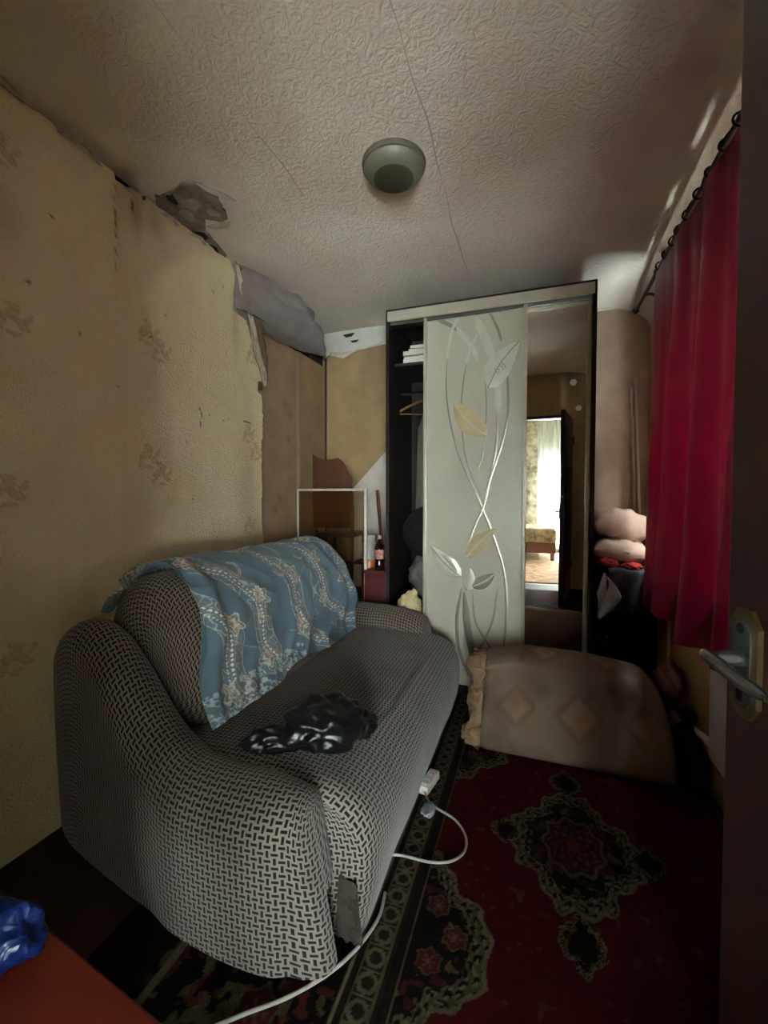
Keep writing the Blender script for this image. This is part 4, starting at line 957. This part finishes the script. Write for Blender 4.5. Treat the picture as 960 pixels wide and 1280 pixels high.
# ================================================================== far left corner clutter
CRT = thing('wooden_crate', (-1.335, 3.02, 0), 'dark wooden crate under the brown chair in the far corner', 'crate')
for k in range(4):
    z0 = 0.02 + k * 0.115
    MB().box((-0.25, -0.22, z0), (0.25, -0.205, z0 + 0.105), 0.002).build('slat', m_chair, CRT)
    MB().box((-0.25, 0.205, z0), (0.25, 0.22, z0 + 0.105), 0.002).build('slat', m_chair, CRT)
for sx in (-1, 1):
    MB().box((sx * 0.25 - 0.01, -0.205, 0), (sx * 0.25 + 0.01, 0.205, 0.47), 0.002).build('side', m_chair, CRT)
MB().box((-0.26, -0.22, 0.47), (0.26, 0.22, 0.485), 0.002).build('top', m_chair, CRT)
CH = thing('wooden_chair', (-1.39, 3.045, 0.487), 'brown wooden chair with a curved solid back behind the glass panel', 'chair', rz=PI + 0.04)
CH.scale = (0.76, 0.86, 1.0)
MB().box((-0.20, -0.20, 0.43), (0.20, 0.20, 0.46), 0.012, 3).build('seat', m_chair, CH, True)
for (x, y) in ((-0.17, -0.17), (0.17, -0.17)):
    MB().tube([(x, y, 0), (x * 0.95, y, 0.43)], [0.016, 0.02], 12).build('leg', m_chair, CH, True)
for x in (-0.185, 0.185):
    MB().tube(cr([(x, 0.20, 0), (x, 0.175, 0.43), (x, 0.18, 0.70), (x * 0.98, 0.215, 0.84)], 6), 0.015, 12).build('leg', m_chair, CH, True)
pts = []
outl = [(-0.20, 0.50), (0.20, 0.50), (0.205, 0.86), (0.165, 0.905), (0.11, 0.975), (0.06, 1.005), (0.0, 0.998), (-0.08, 0.995), (-0.15, 1.01), (-0.205, 1.04)]
MB().prism([(-x, 0.20, z) for x, z in outl], (0, 0.018, 0)).build('backrest', m_chair, CH)
MB().tube([(-0.17, -0.17, 0.2), (0.17, -0.17, 0.2)], 0.01).tube([(-0.17, -0.17, 0.24), (-0.185, 0.185, 0.24)], 0.01).tube([(0.17, -0.17, 0.24), (0.185, 0.185, 0.24)], 0.01).build('stretcher', m_chair, CH)
# pale board leaning behind the chair
BD = tag(MB().prism([(-1.39, 3.234, 0.488), (-1.09, 3.234, 0.488), (-1.09, 3.234, 1.58), (-1.39, 3.234, 1.27)], (0, 0.012, 0)).build('pale_board', m_whitept), 'pale slant-topped board between the brown chair and the wardrobe', 'board')
tag(MB().tube([(-0.985, 2.87, 0.722), (-1.02, 2.90, 0.95), (-1.065, 2.94, 1.26)], [0.013, 0.014, 0.012], 10).build('brown_stick', m_chair, None, True), 'brown wooden stick leaning behind the drink bottle', 'stick')
# glass cabinet door with white edging
GP = thing('glass_panel', (-1.31, 2.70, 0.0), 'white-framed glass cabinet door leaning behind the sofa', 'cabinet door', rz=0.10, rot=(-0.0, 0, 0.20))
gw, gz0, gz1 = 0.245, 0.30, 1.268
MB().box((-gw + .01, -0.002, gz0), (gw - .01, 0.002, gz1 - .01)).build('pane', m_smoke, GP)
for (lo, hi) in (((-gw, -.009, gz0), (-gw + .012, .009, gz1)), ((gw - .02, -.009, gz0), (gw, .009, gz1)), ((-gw + .012, -.009, gz1 - .016), (gw - .02, .009, gz1)), ((-gw + .012, -.009, gz0), (gw - .02, .009, gz0 + .016))):
    MB().box(lo, hi, 0.003).build('frame_bar', m_white, GP)
MB().box((-gw, -.009, 0.03), (-gw + .02, .009, gz0), 0.002).build('leg', m_white, GP)
MB().box((gw - .02, -.009, 0.03), (gw, .009, gz0), 0.002).build('leg', m_white, GP)
ri = bmesh.new(); n = 24
b_ = MB(); b_.tube([(gw - .045 + 0.016 * math.cos(2 * PI * k / n), -0.008, 0.50 + 0.016 * math.sin(2 * PI * k / n)) for k in range(n + 1)], 0.0045, 8, False); b_.build('ring_pull', m_white, GP, True)
# maroon stand with the cola bottle
MS = thing('maroon_stand', (-0.995, 2.80, 0), 'narrow maroon wooden stand between glass panel and wardrobe', 'stand')
MB().box((-0.075, -0.10, 0.04), (0.075, 0.12, 0.70), 0.004).build('body', m_maroon, MS)
MB().box((-0.08, -0.105, 0.70), (0.08, 0.125, 0.718), 0.003).build('top', m_maroon, MS)
MB().box((-0.062, -0.104, 0.07), (0.062, -0.10, 0.67), 0.002).build('door', m_maroon, MS)
MB().box((-0.07, -0.09, 0), (0.07, 0.11, 0.04), 0.002).build('plinth', m_darkwood, MS)
BT = thing('drink_bottle', (-0.985, 2.76, 0.718), 'small drink bottle with white cap and red label on maroon stand', 'bottle')
MB().lathe([(0, 0), (0.028, 0.0), (0.032, 0.006), (0.032, 0.05), (0.029, 0.06), (0.032, 0.075), (0.032, 0.135), (0.028, 0.16), (0.014, 0.195), (0.0125, 0.21), (0, 0.21)], 24).build('body', m_cola, BT, True)
MB().lathe([(0.0328, 0.075), (0.0335, 0.078), (0.0335, 0.135), (0.0328, 0.138)], 24).build('label', m_label, BT, True)
MB().lathe([(0.0150, 0.208), (0.0155, 0.212), (0.0155, 0.228), (0.014, 0.233), (0, 0.233)], 20).build('cap', m_white, BT, True)
JR = thing('storage_jar', (-1.10, 2.87, 0.487), 'cloudy plastic jar with orange contents behind the glass panel', 'jar')
MB().lathe([(0, 0.0), (0.05, 0), (0.054, 0.01), (0.054, 0.27), (0.05, 0.285)], 28).build('contents', m_amber, JR, True)
MB().lathe([(0.05, 0.285), (0.054, 0.29), (0.054, 0.36), (0.048, 0.40), (0.036, 0.42), (0, 0.42)], 28).build('upper_wall', m_jar, JR, True)
MB().lathe([(0.036, 0.42), (0.042, 0.422), (0.042, 0.45), (0.038, 0.456), (0, 0.456)], 24).build('lid', m_white, JR, True)

# ================================================================== FOLDED MATTRESS in front of the mirror
MT = thing('folded_mattress', (0.16, 2.24, 0.012), 'stained beige folded mattress with diamond pattern lying before the mirror', 'mattress')
OM = np.array([0.16, 2.24, 0.012])
mp = cr([(2.56, 0.02), (2.30, 0.012), (2.10, 0.012), (2.035, 0.03), (2.035, 0.10), (2.075, 0.20), (2.13, 0.30), (2.20, 0.375), (2.30, 0.405), (2.42, 0.395), (2.52, 0.34), (2.565, 0.20), (2.575, 0.08), (2.56, 0.02)], 9)[:-1]
nu = 130; nv = len(mp); xs = np.concatenate([[-0.235, -0.235, -0.232, -0.225], np.linspace(-0.21, 0.545, nu - 8), [0.56, 0.57, 0.574, 0.574]])
P = np.zeros((nu, nv, 3)); mc = np.array([2.30, 0.19])
for i, x in enumerate(xs):
    e = min(max(x + 0.235, 0) / 0.03, 1, max(0.574 - x, 0) / 0.03); sc = 0.88 + 0.12 * math.sqrt(1 - (1 - e) ** 2)
    if i in (0, nu - 1): sc = 0.0
    for j, (y, z) in enumerate(mp):
        yy = mc[0] + (y - mc[0]) * sc; zz = mc[1] + (z - mc[1]) * sc
        up = max(0.0, (z - 0.1) / 0.3)
        zz += up * (0.018 * math.sin(x * 7 + 0.6) + 0.02 * n3(x * 4, y * 4, 2) + 0.012 * math.exp(-((x + .03) / .12) ** 2))
        yy += 0.022 * n3(x * 3, z * 5, 6) * up + (0.03 * (x - 0.16) * -1 if y < 2.2 else 0)
        P[i, j] = (x + 0.02 * n3(z * 4, y * 4, 4) - (0.06 * up * (x > 0.3) * (x - 0.3) / 0.27), yy, max(zz, 0.004))
Xg = P[..., 0]; dv = np.cumsum(np.concatenate([[0], np.linalg.norm(np.diff(mp, axis=0), axis=1)])); Vg = np.repeat(dv[None], nu, 0)
C = np.ones((nu, nv, 3)) * linarr((116, 101, 87))
v0 = dv[27]                                                         # where the front face starts
for (cx, cv, a, b) in ((-0.07, v0 + 0.21, .085, .085), (0.20, v0 + 0.20, .10, .10), (0.47, v0 + 0.20, .09, .09), (0.05, v0 + 0.52, .09, .09), (0.33, v0 + 0.52, .09, .09)):
    r = np.abs(Xg - cx) / a + np.abs(Vg - cv) / b
    C = mixc(C, (np.abs(r - 1.0) < 0.15) * 0.42, (104, 62, 42)); C = mixc(C, ((r < 0.72)) * 0.25, (176, 132, 88)); C = mixc(C, (r < 0.3) * 0.6, (146, 92, 60))
C = mixc(C, sstep(0.5, 0.75, vnoise(Xg * 6, Vg * 6, 101, 3)) * 0.5, (74, 58, 46))
C = mixc(C, sstep(0.40, 0.55, Xg) * 0.4, (120, 92, 84))  # right end tinted pinkish: red glow of the curtain put into the colour
grid('mattress_body', P - OM, m_mattr, MT, col=C, closev=True, flip=True)
# ruffled quilt ends showing at the left
rows = []
for k, (y, z) in enumerate(cr([(2.055, 0.02), (2.06, 0.10), (2.10, 0.21), (2.16, 0.31), (2.24, 0.385), (2.32, 0.40)], 14)):
    t = k / 70
    rows.append([(-0.225 - 0.055 * q + 0.022 * math.sin(t * 34 + q * 1.5 + 5 * n3(t * 5, 1, 2)) * q * (0.4 + 1.2 * abs(n3(t * 7, 8, 3))) + 0.012 * n3(t * 20, q, 3), y + 0.02 * math.sin(t * 41 + 1) * q - 0.012 * q * (1 - t), max(z + 0.015 * n3(t * 14, q * 2, 7) + 0.008 * math.cos(t * 30), 0.006)) for q in np.linspace(0, 1, 10)])
o = grid('ruffled_edge', np.array(rows) - OM, m_ruffle, MT); sm = o.modifiers.new('thickness', 'SOLIDIFY'); sm.thickness = 0.016
lump('quilt_fold', (-0.272 - OM[0], 2.13 - OM[1], 0.042), (0.055, 0.08, 0.042), m_ruffle, MT, 0.25, 3, 2, 0.95, 4, 0.3)
lump('quilt_fold', (-0.262 - OM[0], 2.25 - OM[1], 0.33), (0.05, 0.07, 0.055), m_ruffle, MT, 0.3, 3, 5, 0.95, 4, 0.4)
lump('quilt_fold', (-0.255 - OM[0], 2.20 - OM[1], 0.17), (0.05, 0.10, 0.10), m_ruffle, MT, 0.3, 3, 8, 0.95, 4, 0.5)

# ================================================================== RIGHT SIDE CLUTTER
CHS = thing('black_chest', (0.49, 2.98, 0), 'black fabric-covered chest beside the wardrobe under two pillows', 'chest')
MB().box((-0.155, -0.24, 0.02), (0.165, 0.24, 0.70), 0.012, 3).build('body', m_black, CHS, True)
MB().box((-0.16, -0.245, 0.70), (0.17, 0.245, 0.79), 0.015, 3).build('lid', m_black, CHS, True)
MB().box((-0.15, -0.24, 0.0), (0.16, 0.24, 0.02)).build('plinth', m_hole, CHS)
MB().box((-0.02, -0.252, 0.66), (0.03, -0.244, 0.73), 0.003).build('latch', m_steel, CHS)
def cloth_sheet(name, mat, fn, n, m, label, cat, thick=0.004):
    P = np.array([[fn(i / (n - 1), j / (m - 1)) for j in range(m)] for i in range(n)])
    o = grid(name, P, mat); s = o.modifiers.new('thickness', 'SOLIDIFY'); s.thickness = thick
    return tag(o, label, cat)
def f_dark(u, v):
    x = 0.40 + 0.24 * u; d = v * 0.42
    if d < 0.16: return (x, 2.88 - d, 0.800 + 0.006 * math.sin(u * 9))
    dd = d - 0.16
    return (x + 0.01 * math.sin(v * 8), 2.722 - 0.012 * math.sin(u * 11 + v * 3) - 0.014, 0.800 - dd * 0.95)
cloth_sheet('dark_cloth', m_dkgrey, f_dark, 30, 24, 'dark grey cloth draped over the black chest', 'cloth')
def f_white(u, v):
    wv = 0.012 + 0.115 * (v / 0.45 if v < 0.45 else (1 - v) / 0.55) ** 0.85
    return (0.385 + 0.03 * math.sin(v * PI) - 0.035 * v + (u - 0.5) * wv, 2.690 - 0.012 * math.sin(u * 8 + v * 3) - 0.01 * v, 0.775 - 0.245 * v - 0.02 * (u - 0.5))
cloth_sheet('white_rag', M('bluish_white_cotton', (176, 182, 190), 0.85, var=(14, 0.3)), f_white, 20, 24, 'small white rag hanging down the front of the black chest', 'rag')
rr = lump('red_rag', (0.405, 2.775, 0.828), (0.05, 0.05, 0.030), m_red, None, 0.3, 2.4, 3, 0.9, 4, 0.4); tag(rr, 'bunched red rag under the pink pillows on the chest', 'rag')
rr = lump('crimson_scrap', (0.53, 2.775, 0.818), (0.05, 0.04, 0.020), m_red, None, 0.3, 2.4, 13, 0.9, 4, 0.4); tag(rr, 'thin red scrap tucked under the pillow near the curtain', 'rag')
p1 = pillow('pink_pillow', (0.475, 2.95, 0.905), 0.30, 0.40, 0.16, m_pinkpil, None, 2, Euler((0.05, 0.10, 0.0)).to_matrix(), 36, 0.02); tag(p1, 'flattened dusty pink pillow beneath another on the black chest', 'pillow')
p2 = pillow('pink_pillow', (0.485, 2.96, 1.035), 0.34, 0.40, 0.19, m_pinkpil, None, 7, Euler((0.0, 0.10, 0.06)).to_matrix(), 36, 0.025); tag(p2, 'plump dusty pink pillow on top of the other by the wardrobe', 'pillow')
# two white laths leaning in the corner
for (xt, yt, zt, xb, yb, lab) in ((0.615, 3.22, 1.99, 0.672, 3.10, 'taller white lath leaning in the corner left of the curtain'), (0.598, 3.235, 1.92, 0.655, 3.18, 'shorter white lath leaning beside the taller one in corner')):
    b_ = MB(); v = Vector((xb - xt, yb - yt, 0.0 - zt)); L_ = v.length; q = v.to_track_quat('Z', 'Y').to_matrix().to_4x4()
    b_.box((-0.008, -0.006, 0), (0.008, 0.006, L_), 0.002, M=Matrix.Translation((xt, yt, zt)) @ q)
    tag(b_.build('white_lath', m_whitept), lab, 'lath')
# pipes, radiator panel, pink cloth, black bag on the floor right of the mattress
PV = thing('heating_pipe', (0.672, 2.59, 0), 'beige vertical heating pipe below the curtain hem', 'pipe')
MB().tube([(0, 0, 0), (0, 0, 0.86)], 0.013, 14).build('pipe_run', m_beigepaint, PV, True)
MB().tube([(0.0, 0, 0.5), (0.03, 0, 0.5)], 0.006, 8).build('clip', m_steel, PV)
PH = thing('radiator_pipe', (0.655, 2.0, 0.2), 'white heating pipe running low from the corner to the radiator', 'pipe')
MB().tube(cr([(0.010, 0.50, -0.045), (0.005, 0.30, -0.02), (0.0, 0.0, 0.05), (-0.005, -0.16, 0.085)], 8), 0.014, 12).build('pipe_run', m_whitept, PH, True)
MB().tube([(0.002, -0.02, 0.053), (0.001, -0.07, 0.064)], 0.019, 12).build('coupling', m_whitept, PH, True)
RD = thing('radiator', (0.645, 1.56, 0.0), 'white flat panel radiator under the curtain beside the open door', 'radiator')
MB().box((-0.025, -0.40, 0.24), (0.02, 0.335, 0.68), 0.012, 3).build('panel', m_whitept, RD, True)
MB().box((-0.02, -0.38, 0.68), (0.02, 0.315, 0.69), 0.003).build('grille', m_whitept, RD)
for y in (-0.3, 0.24): MB().box((0.02, y - .015, 0.32), (0.055, y + .015, 0.60), 0.003).build('bracket', m_steel, RD)
pk = lump('pink_rag', (0.615, 2.36, 0.32), (0.055, 0.12, 0.10), m_pinkrag, None, 0.3, 2.2, 5, 0.9, 4, 0.4); tag(pk, 'dull pink cloth wedged between mattress and heating pipe', 'cloth')
lump_b = thing('black_sack', (0.632, 2.10, 0.014), 'black sack on the floor between mattress and radiator', 'sack')
lump('sack_body', (0.0, 0.02, 0.11), (0.048, 0.17, 0.11), m_black, lump_b, 0.15, 2.0, 6, 0.9, 4, 0.2)
lump('sack_neck', (0.0, 0.05, 0.255), (0.03, 0.05, 0.03), m_black, lump_b, 0.25, 2.4, 9, 0.9, 3, 0.3)

# ================================================================== CURTAIN AND ROD
n, m = 260, 70
ysc = np.linspace(0.95, 2.655, n); rows = []
for y in ysc:
    row = []
    ph = y * 2 * PI / 0.40 + 0.9 + 0.8 * math.sin(y * 3)
    fo = 0.050 * math.sin(ph) + 0.016 * math.sin(2 * ph + 0.8) + 0.006 * math.sin(y * 2 * PI / 0.11)
    fo *= min(1.0, max(0.2, (2.72 - y) / 0.40))
    hem = 0.655 + 0.018 * math.sin(y * 9) + 0.03 * (2.65 - y) - (0.012 * ((y * 6.3) % 1))
    for t in np.linspace(0, 1, m):
        z = 2.372 - 0.008 * abs(math.sin(y * 2 * PI / 0.21)) * (1 - t) + (hem - 2.372) * t
        row.append((0.592 + fo * (0.12 + 0.98 * t) + 0.008 * n3(y * 5, z * 2, 1) - 0.02 * t, y + 0.010 * n3(y * 3, z * 2.2, 5) * t, z))
    rows.append(row)
cu = grid('crimson_curtain', np.array(rows), m_curtain); tag(cu, 'crimson satin curtain hanging from the twisted rod over the window', 'curtain')
CRD = thing('curtain_rod', (0.60, 2.05, 2.392), 'twisted dark bronze curtain rod with rings above the crimson curtain', 'curtain rod')
b_ = MB(); pts = [(0, y, 0.0) for y in np.linspace(-1.15, 1.09, 160)]
b_.tube(pts, [0.0115] * 160, 12); b_.build('rod', m_rod, CRD, True)
b_ = MB(); tw = [(0.0095 * math.cos(y * 36), y, 0.0095 * math.sin(y * 36)) for y in np.linspace(-1.15, 0.62, 520)]; b_.tube(tw, 0.0075, 6); b_.build('twist', m_rod, CRD, True)
MB().lathe([(0, 0.028), (0.014, 0.022), (0.02, 0.008), (0.018, -0.008), (0.009, -0.018), (0.009, -0.03)], 16).build('finial', m_rod, CRD, True)
f_ = bpy.data.objects['finial']; f_.location = (0, 1.11, 0); f_.rotation_euler = (-PI / 2, 0, 0)
MB().tube(cr([(0.0, 0.90, 0.0), (0.03, 0.90, 0.006), (0.075, 0.90, -0.01), (0.099, 0.90, -0.012)], 5), 0.008, 10).build('bracket', m_rod, CRD, True)
MB().box((0.088, 0.875, -0.045), (0.0995, 0.925, 0.03), 0.003).build('wall_plate', m_rod, CRD)
ringme = None
for k in range(15):
    y = -1.05 + k * 0.115 + 0.02 * random.uniform(-1, 1)
    if y > 0.58: break
    if ringme is None:
        b_ = MB(); b_.tube([(0.0215 * math.cos(2 * PI * q / 24), 0, 0.0215 * math.sin(2 * PI * q / 24) - 0.003) for q in range(25)], 0.0042, 8, False); r0 = b_.build('ring', m_rod, CRD, True); ringme = r0.data
    else:
        r0 = bpy.data.objects.new('ring', ringme); COL.objects.link(r0); r0.parent = CRD
    r0.location = (0, y, 0); r0.rotation_euler = (0, 0, 0.3 * random.uniform(-1, 1))

# ================================================================== CEILING LAMP
lz = float(ceil_z(np.array([[-0.545]]), np.array([[1.70]]))[0, 0])
LP = thing('ceiling_lamp', (-0.545, 1.70, lz), 'round flush ceiling lamp with dusty opal glass, switched off', 'lamp')
MB().lathe([(0, 0.004), (0.125, 0.004), (0.128, -0.004), (0.125, -0.018), (0.118, -0.022), (0.0, -0.02)], 48).build('base', m_lampbase, LP, True)
MB().lathe([(0.116, -0.016), (0.120, -0.022), (0.114, -0.036), (0.096, -0.052), (0.080, -0.060)], 48).build('shade', m_lampglass, LP, True)
MB().lathe([(0.080, -0.060), (0.075, -0.063), (0.05, -0.066), (0, -0.067)], 48).build('bottom_glass', m_lampbot, LP, True)

# ================================================================== CABLES, POWER STRIP
PS = thing('power_strip', (-0.398, 1.725, 0.012), 'white socket block of an extension lead at the sofa foot', 'power strip', rz=-0.18)
MB().box((-0.022, -0.065, 0), (0.022, 0.065, 0.036), 0.007, 3).build('body', m_white, PS, True)
for y in (-0.03, 0.03):
    MB().lathe([(0, 0.0366), (0.017, 0.0366), (0.0185, 0.038), (0.019, 0.036)], 20, (0, y, 0)).build('socket', m_whitept, PS, True)
    for dx in (-0.006, 0.006): MB().tube([(dx, y, 0.0362), (dx, y, 0.0376)], 0.0025, 8).build('pin_hole', m_hole, PS)
cb = MB().tube(cr([(-0.405, 1.665, 0.028), (-0.36, 1.61, 0.02), (-0.265, 1.565, 0.018), (-0.215, 1.50, 0.018), (-0.208, 1.43, 0.018), (-0.245, 1.375, 0.018), (-0.31, 1.35, 0.018), (-0.40, 1.345, 0.019), (-0.46, 1.33, 0.018)], 8), 0.0042, 8).build('extension_cable', m_cable, None, True)
tag(cb, 'white cable looping from the socket block back under the sofa', 'cable')
cb = MB().tube(cr([(-0.41, 1.20, 0.017), (-0.402, 1.12, 0.018), (-0.425, 1.03, 0.018), (-0.47, 0.945, 0.018), (-0.54, 0.865, 0.018), (-0.62, 0.80, 0.018), (-0.68, 0.74, 0.018), (-0.74, 0.62, 0.018), (-0.85, 0.45, 0.018)], 8), 0.0045, 8).build('floor_cable', m_cable, None, True)
tag(cb, 'white cable on the carpet around the near sofa corner', 'cable')
wr_ = lump('clear_wrapper', (-0.365, 1.575, 0.024), (0.026, 0.042, 0.012), m_foil, None, 0.2, 1.3, 3, 0.9, 4, 0.6); tag(wr_, 'scrap of crumpled clear wrapper beside the cable', 'wrapper')

# ================================================================== TABLE AND BLUE BAG, near left
TB = thing('table', (-0.76, 0.165, 0), 'orange-red table top at the lower left beside the sofa', 'table', rz=-0.14)
MB().box((-0.46, -0.20, 0.575), (0.40, 0.255, 0.60), 0.004).build('top', m_table, TB)
MB().box((-0.42, -0.165, 0.50), (0.36, 0.215, 0.575), 0.002).build('apron', m_chair, TB)
for x in (-0.40, 0.34):
    for y in (-0.14, 0.19): MB().box((x - .022, y - .022, 0.012), (x + .022, y + .022, 0.50), 0.003).build('leg', m_chair, TB)
BG = thing('blue_plastic_bag', (-0.745, 0.30, 0.60), 'crumpled blue plastic bag on the orange table', 'bag')
lump('bag_body', (0, 0, 0.044), (0.12, 0.075, 0.05), m_blue, BG, 0.22, 1.5, 5, 0.85, 5, 0.5, 0.2)
lump('bag_corner', (0.10, 0.045, 0.04), (0.06, 0.035, 0.038), m_blue, BG, 0.25, 1.5, 8, 0.9, 4, 0.5, 0.3)
